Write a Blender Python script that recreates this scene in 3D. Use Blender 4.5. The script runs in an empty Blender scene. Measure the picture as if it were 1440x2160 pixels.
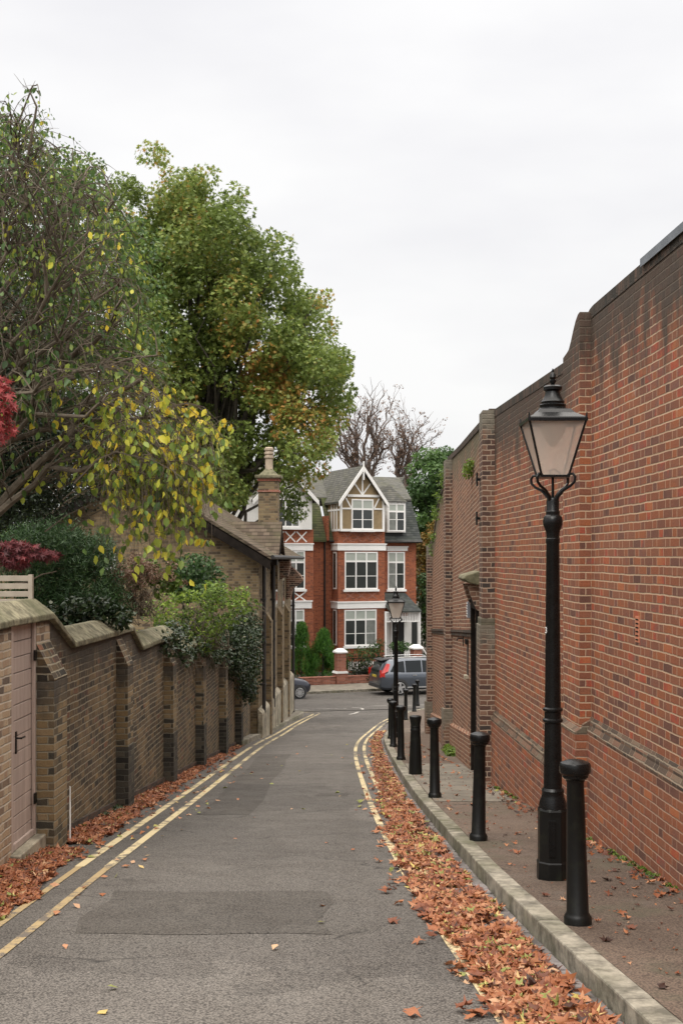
import bpy, math, random
import numpy as np
from mathutils import Vector, noise as mnoise

random.seed(7); RS = np.random.RandomState(11)
R = math.radians
sc = bpy.context.scene
C = bpy.data.collections.new("place"); sc.collection.children.link(C)

# ------------------------------------------------------------------ camera, sky, sun
F = 2500.0                       # focal length in photo pixels (photo 1440 x 2160), horizon row 1175
cam = bpy.data.cameras.new("camera"); cam_o = bpy.data.objects.new("camera", cam); C.objects.link(cam_o)
cam_o.location = (0, 0, 0); cam_o.rotation_euler = (R(90), 0, 0)
cam.sensor_fit = 'VERTICAL'; cam.sensor_height = 36.0; cam.sensor_width = 24.0
cam.lens = F / 2160 * 36; cam.shift_y = 95 / 2160
cam.clip_start = 0.1; cam.clip_end = 3000
sc.camera = cam_o

w = bpy.data.worlds.new("World"); sc.world = w; w.use_nodes = True
nt = w.node_tree; nt.nodes.clear()
def wn(t, **k):
    n = nt.nodes.new(t)
    for a, b in k.items(): setattr(n, a, b)
    return n
sky = wn('ShaderNodeTexSky', sky_type='NISHITA', sun_disc=False, sun_elevation=R(48), sun_rotation=R(200), air_density=1.2, dust_density=4.0)
hs = wn('ShaderNodeHueSaturation'); hs.inputs['Saturation'].default_value = 0.12; hs.inputs['Value'].default_value = 0.10
nt.links.new(sky.outputs[0], hs.inputs['Color'])
tc = wn('ShaderNodeTexCoord'); sp = wn('ShaderNodeSeparateXYZ'); nt.links.new(tc.outputs['Generated'], sp.inputs[0])
gr = wn('ShaderNodeValToRGB'); nt.links.new(sp.outputs['Z'], gr.inputs[0])
e = gr.color_ramp.elements
e[0].position = 0.0; e[0].color = (.86, .86, .855, 1)
e[1].position = 1.0; e[1].color = (5.4, 5.1, 4.7, 1)
m1 = e.new(0.12); m1.color = (.89, .89, .885, 1)
m2 = e.new(0.50); m2.color = (.93, .925, .935, 1)
mp = wn('ShaderNodeMapping'); mp.inputs['Scale'].default_value = (1, 1, 3.0); nt.links.new(tc.outputs['Generated'], mp.inputs[0])
nz = wn('ShaderNodeTexNoise'); nz.inputs['Scale'].default_value = 3.2; nz.inputs['Detail'].default_value = 4; nt.links.new(mp.outputs[0], nz.inputs['Vector'])
cr = wn('ShaderNodeValToRGB'); nt.links.new(nz.outputs[0], cr.inputs[0])
cr.color_ramp.elements[0].position = .3; cr.color_ramp.elements[0].color = (.90, .90, .925, 1)
cr.color_ramp.elements[1].position = .62; cr.color_ramp.elements[1].color = (1.02, 1.02, 1.02, 1)
mu = wn('ShaderNodeMix', data_type='RGBA', blend_type='MULTIPLY'); mu.inputs[0].default_value = 1
nt.links.new(gr.outputs[0], mu.inputs[6]); nt.links.new(cr.outputs[0], mu.inputs[7])
mx = wn('ShaderNodeMix', data_type='RGBA'); mx.inputs[0].default_value = 0.12
nt.links.new(mu.outputs[2], mx.inputs[6]); nt.links.new(hs.outputs[0], mx.inputs[7])
bg = wn('ShaderNodeBackground'); bg.inputs[1].default_value = 1.0; nt.links.new(mx.outputs[2], bg.inputs[0])
wo = wn('ShaderNodeOutputWorld'); nt.links.new(bg.outputs[0], wo.inputs[0])

sl = bpy.data.lights.new("sun", 'SUN'); sl.energy = 1.1; sl.angle = R(25); sl.color = (1, .97, .92)
so = bpy.data.objects.new("sun", sl); C.objects.link(so)
so.rotation_euler = (R(42), 0, R(-20)); so.location = (0, 0, 30)
sc.view_settings.view_transform = 'Standard'; sc.view_settings.look = 'None'
sc.view_settings.exposure = 0.2; sc.view_settings.gamma = 1.0; sc.view_settings.use_curve_mapping = False
sc.cycles.max_bounces = 6; sc.cycles.transparent_max_bounces = 6

# ------------------------------------------------------------------ terrain height
_py = [-60, 36, 56.5, 300]; _pz = [-1.66 + 6.1, -5.346, -6.72, -6.72]
def zr(Y):
    return sum(float(np.interp(Y + q, _py, _pz)) for q in (-2, -1, 0, 1, 2)) / 5
KH = 0.12
def zp(Y): return zr(Y) + KH
def at(x, y, Y): return Vector(((x - 720) * Y / F, Y, (1175 - y) * Y / F))   # a sight line cut at distance Y

# ------------------------------------------------------------------ material helper
class Mt:
    def __init__(s, name):
        s.m = bpy.data.materials.new(name); s.m.use_nodes = True
        s.nt = s.m.node_tree; s.nt.nodes.clear()
    def n(s, t, **k):
        a = s.nt.nodes.new(t)
        for p, q in k.items(): setattr(a, p, q)
        return a
    def set(s, inp, v):
        if v is None: return
        if isinstance(v, bpy.types.NodeSocket): s.nt.links.new(v, inp)
        else:
            if isinstance(v, (tuple, list)) and len(v) == 3 and inp.type == 'RGBA': v = (*v, 1)
            inp.default_value = v
    def uv(s): return s.n('ShaderNodeTexCoord').outputs['UV']
    def obj(s): return s.n('ShaderNodeTexCoord').outputs['Object']
    def pos(s): return s.n('ShaderNodeNewGeometry').outputs['Position']
    def attr(s, name): return s.n('ShaderNodeAttribute', attribute_name=name).outputs['Fac']
    def mapping(s, v, scale): 
        a = s.n('ShaderNodeMapping'); s.set(a.inputs[0], v); a.inputs['Scale'].default_value = scale; return a.outputs[0]
    def noise(s, scale, detail=3, vec=None, rough=.5, col=False):
        a = s.n('ShaderNodeTexNoise'); a.inputs['Scale'].default_value = scale; a.inputs['Detail'].default_value = detail
        a.inputs['Roughness'].default_value = rough
        if vec is not None: s.set(a.inputs['Vector'], vec)
        return a.outputs['Color' if col else 'Fac']
    def voro(s, scale, vec=None, feature='F1', out='Distance'):
        a = s.n('ShaderNodeTexVoronoi', feature=feature); a.inputs['Scale'].default_value = scale
        if vec is not None: s.set(a.inputs['Vector'], vec)
        return a.outputs[out]
    def ramp(s, f, stops, const=False):
        a = s.n('ShaderNodeValToRGB'); s.set(a.inputs[0], f); e = a.color_ramp.elements
        if const: a.color_ramp.interpolation = 'CONSTANT'
        while len(e) > 1: e.remove(e[-1])
        for i, (p, c) in enumerate(stops):
            if not isinstance(c, (tuple, list)): c = (c, c, c)
            q = e[0] if i == 0 else e.new(p)
            q.position = p; q.color = (*c, 1)
        return a.outputs[0]
    def mix(s, f, a, b, mode='MIX'):
        m = s.n('ShaderNodeMix', data_type='RGBA', blend_type=mode)
        s.set(m.inputs[0], f); s.set(m.inputs[6], a); s.set(m.inputs[7], b); return m.outputs[2]
    def ma(s, op, a, b=None, c=None):
        m = s.n('ShaderNodeMath', operation=op); s.set(m.inputs[0], a)
        if b is not None: s.set(m.inputs[1], b)
        if c is not None: s.set(m.inputs[2], c)
        return m.outputs[0]
    def mr(s, v, a, b, c=0, d=1):
        m = s.n('ShaderNodeMapRange'); s.set(m.inputs[0], v)
        for i, q in enumerate((a, b, c, d)): m.inputs[i + 1].default_value = q
        return m.outputs[0]
    def sep(s, v):
        a = s.n('ShaderNodeSeparateXYZ'); s.set(a.inputs[0], v); return a.outputs
    def comb(s, x, y, z=0.):
        a = s.n('ShaderNodeCombineXYZ'); s.set(a.inputs[0], x); s.set(a.inputs[1], y); s.set(a.inputs[2], z); return a.outputs[0]
    def bump(s, h, st=.5, d=.01):
        a = s.n('ShaderNodeBump'); a.inputs['Strength'].default_value = st; a.inputs['Distance'].default_value = d
        s.set(a.inputs['Height'], h); return a.outputs[0]
    def out(s, col, rough=.8, nrm=None, metal=0., spec=None, coat=None):
        p = s.n('ShaderNodeBsdfPrincipled'); s.set(p.inputs['Base Color'], col); s.set(p.inputs['Roughness'], rough)
        p.inputs['Metallic'].default_value = metal
        if spec is not None: p.inputs['Specular IOR Level'].default_value = spec
        if coat: p.inputs['Coat Weight'].default_value = coat
        if nrm is not None: s.set(p.inputs['Normal'], nrm)
        o = s.n('ShaderNodeOutputMaterial'); s.nt.links.new(p.outputs[0], o.inputs[0]); return s.m

def plain(name, col, rough=.6, var=.15, scale=8, metal=0., spec=None, coat=None, bump=0.):
    m = Mt(name); p = m.obj(); f = m.noise(scale, 4, p)
    c = m.mix(m.mr(f, .3, .7), [q * (1 - var) for q in col], [min(1, q * (1 + var)) for q in col])
    f2 = m.noise(scale * 7, 3, p)
    return m.out(c, m.mr(f2, .2, .8, rough - .08, rough + .08), m.bump(f2, bump, .01) if bump else None, metal, spec, coat)

def brick(name, stops, mortar, g=.075, P=.3375, wob=.006, soot=None, sootcol=(.035, .03, .024), rough=.85, mw=.0055, moss=0., big=None, mortar2=None, bond='F', eff=0., gold=None):
    m = Mt(name); uv = m.uv()
    nzv = m.noise(2.2, 2, uv, col=True)
    ns = m.sep(nzv); u0 = m.sep(uv)
    nz2 = m.sep(m.noise(14, 2, uv, col=True))
    u = m.ma('ADD', u0[0], m.ma('MULTIPLY', m.ma('SUBTRACT', nz2[0], .5), wob * 2.2))
    v = m.ma('ADD', u0[1], m.ma('ADD', m.ma('MULTIPLY', m.ma('SUBTRACT', ns[1], .5), wob * 3), m.ma('MULTIPLY', m.ma('SUBTRACT', nz2[1], .5), wob * 1.6)))
    vg = m.ma('DIVIDE', v, g); r = m.ma('FLOOR', vg); fv = m.ma('SUBTRACT', vg, r)
    odd = m.ma('FLOORED_MODULO', r, 2.)
    uu = m.ma('DIVIDE', m.ma('ADD', u, m.ma('MULTIPLY', odd, P / 2)), P)
    c = m.ma('FLOOR', uu); t = m.ma('SUBTRACT', uu, c)
    cut = .3333 if bond == 'F' else .5
    isS = m.ma('GREATER_THAN', t, cut)
    du = m.ma('MINIMUM', m.ma('MINIMUM', t, m.ma('ABSOLUTE', m.ma('SUBTRACT', t, cut))), m.ma('SUBTRACT', 1., t))
    du = m.ma('MULTIPLY', du, P); dv = m.ma('MULTIPLY', m.ma('MINIMUM', fv, m.ma('SUBTRACT', 1., fv)), g)
    dd = m.ma('MINIMUM', m.ma('MULTIPLY', du, 1.25), dv)
    mask = m.mr(dd, mw * .75, mw * 1.35)
    wn_ = m.n('ShaderNodeTexWhiteNoise', noise_dimensions='3D')
    m.set(wn_.inputs['Vector'], m.comb(m.ma('ADD', m.ma('MULTIPLY', c, 2.), isS), r, 3.7))
    fine = m.noise(60, 3, uv); med = m.noise(3.0, 4, uv, .6)
    rv = m.ma('ADD', wn_.outputs['Value'], m.ma('MULTIPLY', m.ma('SUBTRACT', med, .5), .5))
    bc = m.ramp(rv, stops)
    bc = m.mix(m.mr(fine, .35, .7, .0, .45), bc, [.6, .55, .5], 'MULTIPLY')
    if big is not None:
        bc = m.mix(m.mr(m.noise(.45, 4, uv), .42, .66, 0, .75), bc, big, 'MULTIPLY')
    if gold is not None:
        bc = m.mix(m.mr(m.noise(1.3, 5, uv, .7), .50, .62, 0, .6), bc, gold)
        bc = m.mix(m.mr(m.noise(.9, 5, m.mapping(uv, (1.6, .7, 1)), .7), .50, .60, 0, .7), bc, [.035, .032, .026])
    mc = m.mix(m.noise(9, 3, uv), mortar, mortar2 or [q * .72 for q in mortar])
    col = m.mix(mask, mc, bc)
    if eff:
        ef = m.mr(m.noise(1.7, 6, uv, .75), .64, .72, 0, eff); col = m.mix(ef, col, [.62, .56, .5])
    if soot is not None:
        a = m.attr('dtop'); sn = m.noise(3.5, 5, m.mapping(uv, (1, .35, 1)), .65)
        sf = m.ma('ADD', m.mr(a, 0, soot, 1.05, 0), m.ma('MULTIPLY', m.ma('SUBTRACT', sn, .5), 1.7))
        col = m.mix(m.mr(sf, .38, .8, 0, .9), col, m.mix(m.noise(12, 3, uv), sootcol, [q * 2.4 for q in sootcol]))
    if moss:
        b = m.attr('dbot'); mn = m.noise(4, 5, uv, .7)
        sf = m.ma('ADD', m.mr(b, 0, moss, 1, 0), m.ma('MULTIPLY', m.ma('SUBTRACT', mn, .5), 1.6))
        col = m.mix(m.mr(sf, .3, .95, 0, .8), col, m.mix(m.noise(7, 3, uv), [.05, .055, .025], [.10, .085, .06]))
    h = m.ma('ADD', m.ma('MULTIPLY', mask, 1.), m.ma('MULTIPLY', fine, .5))
    h = m.ma('ADD', h, m.ma('MULTIPLY', wn_.outputs['Value'], .35))
    return m.out(col, rough, m.bump(h, .75, .008), 0., .3)

def leafmat(name, stops, trans=.3, rough=.5):
    m = Mt(name); t = m.attr('tint'); c = m.ramp(t, stops)
    c = m.mix(m.mr(m.noise(30, 2, m.obj()), .3, .7, 0, .35), c, [.55, .5, .4], 'MULTIPLY')
    p = m.n('ShaderNodeBsdfPrincipled'); m.set(p.inputs['Base Color'], c); p.inputs['Roughness'].default_value = rough
    p.inputs['Specular IOR Level'].default_value = .35
    tr = m.n('ShaderNodeBsdfTranslucent'); m.set(tr.inputs[0], c)
    mx = m.n('ShaderNodeMixShader'); mx.inputs[0].default_value = trans
    m.nt.links.new(p.outputs[0], mx.inputs[1]); m.nt.links.new(tr.outputs[0], mx.inputs[2])
    o = m.n('ShaderNodeOutputMaterial'); m.nt.links.new(mx.outputs[0], o.inputs[0]); return m.m

# ------------------------------------------------------------------ mesh helper
class MB:
    def __init__(s): s.v = []; s.f = []; s.mi = []; s.dt = {}; s.db = {}
    def add(s, vs, fs, mi=0):
        o = len(s.v); s.v += [tuple(p) for p in vs]
        for f in fs: s.f.append([o + i for i in f]); s.mi.append(mi)
        return o
    def box(s, x0, x1, y0, y1, z0, z1, mi=0):
        return s.add([(x0,y0,z0),(x1,y0,z0),(x1,y1,z0),(x0,y1,z0),(x0,y0,z1),(x1,y0,z1),(x1,y1,z1),(x0,y1,z1)],
              [(0,3,2,1),(4,5,6,7),(0,1,5,4),(1,2,6,5),(2,3,7,6),(3,0,4,7)], mi)
    def hexa(s, p, mi=0):      # 8 points: bottom ring 0-3, top ring 4-7
        return s.add(p, [(0,3,2,1),(4,5,6,7),(0,1,5,4),(1,2,6,5),(2,3,7,6),(3,0,4,7)], mi)
    def prism(s, poly, a, b, axis='y', mi=0):   # poly in the two other axes, extruded a..b
        def mk(p, q):
            if axis == 'y': return (p[0], q, p[1])
            if axis == 'x': return (q, p[0], p[1])
            return (p[0], p[1], q)
        n = len(poly); ar = sum(poly[i][0]*poly[(i+1)%n][1]-poly[(i+1)%n][0]*poly[i][1] for i in range(n))
        P = list(poly) if ar > 0 else list(poly)[::-1]
        vs = [mk(p, a) for p in P] + [mk(p, b) for p in P]
        f1 = list(range(n)); f2 = list(range(n, 2*n))
        if axis == 'y': caps = [f1, f2[::-1]]; side = [(i, i+n, (i+1)%n+n, (i+1)%n) for i in range(n)]
        else: caps = [f1[::-1], f2]; side = [(i, (i+1)%n, (i+1)%n+n, i+n) for i in range(n)]
        return s.add(vs, caps + side, mi)
    def tube(s, pts, rad, n=6, mi=0, cap=True):
        pts = [Vector(p) for p in pts]
        if not hasattr(rad, '__len__'): rad = [rad] * len(pts)
        o = len(s.v); u = None
        for i, p in enumerate(pts):
            t = (pts[min(i+1, len(pts)-1)] - pts[max(i-1, 0)])
            t = t.normalized() if t.length > 1e-9 else Vector((0, 0, 1))
            if u is None: u = t.orthogonal().normalized()
            u = (u - t * u.dot(t)); u = u.normalized() if u.length > 1e-6 else t.orthogonal().normalized()
            w_ = t.cross(u)
            for k in range(n):
                a = 2 * math.pi * k / n; q = p + (u * math.cos(a) + w_ * math.sin(a)) * rad[i]; s.v.append(tuple(q))
        for i in range(len(pts) - 1):
            for k in range(n):
                a = o + i*n + k; b = o + i*n + (k+1) % n; s.f.append([a, b, b+n, a+n]); s.mi.append(mi)
        if cap:
            s.f.append([o + k for k in range(n)][::-1]); s.mi.append(mi)
            s.f.append([o + (len(pts)-1)*n + k for k in range(n)]); s.mi.append(mi)
    def lathe(s, prof, n=16, c=(0, 0, 0), mi=0, ph=0.):   # prof: (r, z)
        o = len(s.v)
        for r, z in prof:
            for k in range(n):
                a = 2*math.pi*k/n + ph; s.v.append((c[0] + r*math.cos(a), c[1] + r*math.sin(a), c[2] + z))
        for i in range(len(prof)-1):
            for k in range(n):
                a = o + i*n + k; b = o + i*n + (k+1) % n; s.f.append([a, b, b+n, a+n]); s.mi.append(mi)
        s.f.append([o + k for k in range(n)][::-1]); s.mi.append(mi)
        s.f.append([o + (len(prof)-1)*n + k for k in range(n)]); s.mi.append(mi)
    def wheel(s, prof, n, c, mi=0):   # lathe about the y axis; prof: (r, y)
        o = len(s.v)
        for r, y in prof:
            for k in range(n):
                a = 2*math.pi*k/n; s.v.append((c[0] + r*math.cos(a), c[1] + y, c[2] + r*math.sin(a)))
        for i in range(len(prof)-1):
            for k in range(n):
                a = o + i*n + k; b = o + i*n + (k+1) % n; s.f.append([a, a+n, b+n, b]); s.mi.append(mi)
        s.f.append([o + k for k in range(n)]); s.mi.append(mi)
        s.f.append([o + (len(prof)-1)*n + k for k in range(n)][::-1]); s.mi.append(mi)
    def wall(s, sect, y0, y1, mi=0):
        """sect: list of (x, ztop, zbot); vertical slab between y0 (front) and y1. Stores distance to top / bottom."""
        for (xa, ta, ba), (xb, tb, bb) in zip(sect[:-1], sect[1:]):
            o = s.add([(xa,y0,ba),(xb,y0,bb),(xb,y1,bb),(xa,y1,ba),(xa,y0,ta),(xb,y0,tb),(xb,y1,tb),(xa,y1,ta)],
                  [(4,5,6,7),(0,1,5,4),(2,3,7,6)], mi)
            for i, (t, b) in enumerate([(ta,ba),(tb,bb),(tb,bb),(ta,ba)]):
                s.dt[o+i] = t-b; s.dt[o+4+i] = 0; s.db[o+i] = 0; s.db[o+4+i] = t-b
        for e_, fl in ((sect[0], 0), (sect[-1], 1)):
            x, t, b = e_
            o = s.add([(x,y0,b),(x,y1,b),(x,y1,t),(x,y0,t)], [(0,1,2,3) if fl else (3,2,1,0)], mi)
            for i, q in enumerate((0, 0, t-b, t-b)): s.db[o+i] = q; s.dt[o+i] = (t-b) - q
    def build(s, name, mats, parent=None, smooth=False, shear=0., bevel=0., top=None, swap=False):
        me = bpy.data.meshes.new(name); me.from_pydata(s.v, [], s.f)
        if not isinstance(mats, (list, tuple)): mats = [mats]
        for m in mats: me.materials.append(m)
        me.polygons.foreach_set('material_index', s.mi)
        me.polygons.foreach_set('use_smooth', [bool(smooth)] * len(s.f))
        me.update()
        uvl = me.uv_layers.new(name='UVMap'); Z = Vector((0, 0, 1)); data = np.zeros(len(me.loops) * 2)
        for p in me.polygons:
            n = p.normal; t = Z.cross(n)
            if t.length < .05: t = Vector((1, 0, 0)); b = Vector((0, 1, 0))
            else: t.normalize(); b = n.cross(t)
            # keep courses running the same way on opposite faces
            for li in p.loop_indices:
                co = Vector(s.v[me.loops[li].vertex_index]); u = co.dot(t); v = co.dot(b)
                if shear: v += shear * co.x
                if swap: u, v = v, u
                data[2*li] = u; data[2*li+1] = v
        uvl.data.foreach_set('uv', data)
        a = me.attributes.new('dtop', 'FLOAT', 'POINT'); bb = me.attributes.new('dbot', 'FLOAT', 'POINT')
        a.data.foreach_set('value', [s.dt.get(i, 9.) if top is None else top - s.v[i][2] for i in range(len(s.v))])
        bb.data.foreach_set('value', [s.db.get(i, 9.) for i in range(len(s.v))])
        o = bpy.data.objects.new(name, me); C.objects.link(o)
        if parent is not None: o.parent = parent
        if bevel:
            b = o.modifiers.new('bevel', 'BEVEL'); b.width = bevel; b.segments = 2; b.limit_method = 'ANGLE'; b.angle_limit = R(40)
        if smooth == 'auto' or smooth:
            try:
                me.polygons.foreach_set('use_smooth', [True]*len(s.f))
                e_ = o.modifiers.new('edges', 'EDGE_SPLIT'); e_.split_angle = R(38)
            except Exception: pass
        return o

def tag(o, label=None, cat=None, group=None, kind=None):
    if label: o['label'] = label
    if cat: o['category'] = cat
    if group: o['group'] = group
    if kind: o['kind'] = kind
    return o
def thing(name, label, cat, loc=(0, 0, 0), rz=0., group=None):
    o = bpy.data.objects.new(name, None); C.objects.link(o); o.location = loc; o.rotation_euler = (0, 0, rz)
    o.empty_display_size = .2
    return tag(o, label, cat, group)
def rebase(o, p):    # move a mesh object's origin to p
    p = Vector(p); o.data.transform(__import__('mathutils').Matrix.Translation(-p)); o.location = p; return o
def copy_tree(o, parent=None):
    kids = [c for c in bpy.data.objects if c.parent == o]
    c = o.copy(); C.objects.link(c)
    if parent is not None: c.parent = parent
    for k in kids: copy_tree(k, c)
    return c

# leaves: one numpy mesh from centres, directions and sizes
SH = {
 'oval': (np.array([(0,-.5,0),(.3,-.22,.08),(.3,.15,.08),(0,.6,0),(-.3,.15,.08),(-.3,-.22,.08)]), [(0,1,2,3),(0,3,4,5)]),
 'tri': (np.array([(0,-.5,0),(.36,0,.05),(0,.55,0),(-.36,0,.05)]), [(0,1,2,3)]),
 'needle': (np.array([(-.09,-.5,0),(.09,-.5,0),(.03,.5,0)]), [(0,1,2)]),
 'star': (np.array([(0,-.55,0),(.16,-.2,.05),(.5,-.3,-.06),(.26,.0,.03),(.55,.22,.1),(.2,.2,-.02),(0,.62,.07),(-.2,.2,-.04),(-.55,.22,.06),(-.26,.0,.03),(-.5,-.3,.1),(-.16,-.2,.02)]),
          [(0,1,11),(1,2,3),(3,4,5),(5,6,7),(7,8,9),(9,10,11),(1,3,9,11),(3,5,7,9)]),
 'maple': (np.array([(0,-.3,0),(.1,-.08,0),(.5,-.2,.02),(.15,.08,.04),(.42,.42,-.04),(.06,.18,.02),(0,.68,0),(-.06,.18,.02),(-.42,.42,-.04),(-.15,.08,.04),(-.5,-.2,.02),(-.1,-.08,0)]),
          [(0,1,11),(1,2,3),(3,4,5),(5,6,7),(7,8,9),(9,10,11),(1,3,9,11),(3,5,7,9)]),
}
def rotmats(ax, up):     # columns: x, y(=leaf axis), z
    y = ax / np.maximum(np.linalg.norm(ax, axis=1, keepdims=True), 1e-6)
    x = np.cross(y, up); nx = np.linalg.norm(x, axis=1, keepdims=True)
    x = np.where(nx > 1e-3, x / np.maximum(nx, 1e-6), np.array([1., 0, 0])); z = np.cross(x, y)
    return np.stack([x, y, z], axis=2)
def leaves(name, cen, axis, up, size, tint, mat, shape='oval', parent=None, curl=0.):
    base, faces = SH[shape]; cen = np.asarray(cen, float); n = len(cen); nb = len(base)
    M = rotmats(np.asarray(axis, float), np.asarray(up, float))
    loc = np.repeat(base[None], n, 0).copy()
    if curl: loc[:, :, 2] += RS.uniform(-curl, curl, (n, nb)) + RS.uniform(0, curl*1.5, (n, 1)) * (loc[:, :, 0]**2 * 3)
    loc *= np.asarray(size)[:, None, None]
    V = np.einsum('nij,nkj->nki', M, loc) + cen[:, None, :]
    V = V.reshape(-1, 3)
    me = bpy.data.meshes.new(name); me.vertices.add(len(V)); me.vertices.foreach_set('co', V.ravel())
    fl = [len(f) for f in faces]; nl = sum(fl)
    idx = np.concatenate([np.array(f) for f in faces])
    L = (idx[None] + (np.arange(n) * nb)[:, None]).ravel()
    me.loops.add(len(L)); me.loops.foreach_set('vertex_index', L)
    starts = np.concatenate([[0], np.cumsum(fl)[:-1]])
    S = (starts[None] + (np.arange(n) * nl)[:, None]).ravel()
    me.polygons.add(len(S)); me.polygons.foreach_set('loop_start', S); me.polygons.foreach_set('loop_total', np.tile(fl, n))
    me.update(calc_edges=True); me.validate()
    a = me.attributes.new('tint', 'FLOAT', 'POINT'); a.data.foreach_set('value', np.repeat(np.clip(tint, 0, 1), nb))
    me.materials.append(mat)
    o = bpy.data.objects.new(name, me); C.objects.link(o)
    if parent is not None: o.parent = parent
    return o
def unit(n):
    v = RS.normal(size=(n, 3)); return v / np.linalg.norm(v, axis=1, keepdims=True)
def inpoly(x, z, poly):
    c = False; j = len(poly) - 1
    for i in range(len(poly)):
        xi, zi = poly[i]; xj, zj = poly[j]
        if (zi > z) != (zj > z) and x < (xj - xi) * (z - zi) / (zj - zi) + xi: c = not c
        j = i
    return c
# ------------------------------------------------------------------ materials
def asphalt(name, a, b, tint, speck=.5, green=None):
    m = Mt(name); p = m.pos()
    big = m.noise(.35, 5, p, .6); med = m.noise(2.5, 5, p, .65); fine = m.ma('ADD', m.ma('MULTIPLY', m.voro(75, p), .55), m.ma('MULTIPLY', m.noise(38, 4, p, .7), .5)); gr_ = m.noise(260, 2, p)
    c = m.mix(m.mr(big, .35, .65), a, b)
    c = m.mix(m.mr(med, .45, .75, 0, .6), c, tint, 'MULTIPLY')
    c = m.mix(m.mr(fine, .18, .62, speck*.8, 0), c, [q * 2.3 for q in b])
    c = m.mix(m.mr(fine, .48, .75, 0, .7), c, [q * .35 for q in a])
    c = m.mix(m.mr(gr_, .5, .75, 0, .35), c, [q * .4 for q in a])
    px = m.sep(p)
    st = m.noise(1.0, 4, m.mapping(p, (2.2, .12, 1)), .6)          # wheel tracks along the lane
    c = m.mix(m.mr(st, .5, .72, 0, .35), c, [.62, .6, .58], 'MULTIPLY')
    # hairline cracks and patch seams
    w_ = m.n('ShaderNodeVectorMath', operation='ADD'); m.set(w_.inputs[0], p)
    nn = m.n('ShaderNodeVectorMath', operation='SCALE'); m.set(nn.inputs[0], m.noise(1.3, 4, p, col=True)); nn.inputs['Scale'].default_value = .9
    m.set(w_.inputs[1], nn.outputs[0])
    ck = m.voro(.42, w_.outputs[0], 'DISTANCE_TO_EDGE')
    km = m.ma('MULTIPLY', m.mr(ck, .0, .007, 1, 0), m.mr(m.noise(.8, 3, p), .5, .56))
    c = m.mix(m.ma('MULTIPLY', km, .75), c, (.012, .011, .010))
    pt = m.mr(m.voro(.16, w_.outputs[0], 'F1', 'Color'), .0, 1.)
    c = m.mix(m.mr(pt, .55, .56, 0, .38), c, [.5, .5, .5], 'MULTIPLY')
    c = m.mix(m.mr(m.noise(1.1, 6, p, .75), .56, .68, 0, .22), c, (.17, .155, .135))
    if green: c = m.mix(m.mr(m.noise(1.4, 5, p, .7), .52, .66, 0, .6), c, green)
    h = m.ma('ADD', fine, m.ma('MULTIPLY', gr_, .6))
    return m.out(c, m.mr(med, .3, .7, .72, .9), m.bump(h, .5, .006), 0, .35)
M = {}
M['road'] = asphalt('asphalt', (.070, .063, .056), (.120, .108, .095), (.58, .56, .54), .9)
M['pave'] = asphalt('pavement_tarmac', (.104, .073, .054), (.150, .110, .082), (.60, .58, .55), .5, (.075, .072, .045))
M['conc'] = plain('worn_concrete', (.155, .135, .105), .85, .3, 3, bump=.3)
M['soil'] = plain('soil', (.05, .042, .03), .95, .4, 2, bump=.5)
def stone(name, col, green=.4, sc_=3.):
    m = Mt(name); p = m.pos(); n1 = m.noise(sc_, 6, p, .65); n2 = m.noise(40, 3, p); n3 = m.noise(.9, 4, p, .6)
    c = m.mix(m.mr(n1, .38, .62), [q * .45 for q in col], [q * 1.25 for q in col])
    c = m.mix(m.mr(n3, .45, .65, 0, green), c, (.085, .085, .045))
    c = m.mix(m.mr(n2, .5, .7, 0, .3), c, [q * .45 for q in col])
    return m.out(c, .88, m.bump(m.ma('ADD', n1, m.ma('MULTIPLY', n2, .5)), .6, .012), 0, .25)
M['kerb'] = stone('granite_kerb', (.27, .245, .195), .75, 7.)
M['setts'] = stone('granite_setts', (.17, .15, .145), .3)
M['cope'] = stone('coping_stone', (.21, .19, .125), .75, 9.)
M['stone_pale'] = stone('pale_stone', (.33, .29, .22), .3)
def paint(name, col, base, thr):
    m = Mt(name); p = m.pos(); n1 = m.noise(5, 6, p, .7); n2 = m.noise(90, 2, p); n3 = m.noise(.6, 2, p)
    k = m.ma('ADD', m.ma('MULTIPLY', n1, .75), m.ma('ADD', m.ma('MULTIPLY', n2, .22), m.ma('MULTIPLY', m.ma('SUBTRACT', n3, .5), .45)))
    c = m.mix(m.mr(k, thr, thr + .08), m.mix(n1, base, [q * .8 for q in base]), m.mix(n2, col, [q * .75 for q in col]))
    return m.out(c, .75, m.bump(n2, .3, .004))
M['yellow'] = paint('worn_yellow_paint', (.60, .49, .28), (.11, .095, .075), .415)
M['yfade'] = paint('faded_ochre_paint', (.38, .28, .14), (.12, .10, .08), .38)
M['white'] = paint('worn_white_paint', (.55, .52, .47), (.14, .13, .12), .42)

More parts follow.
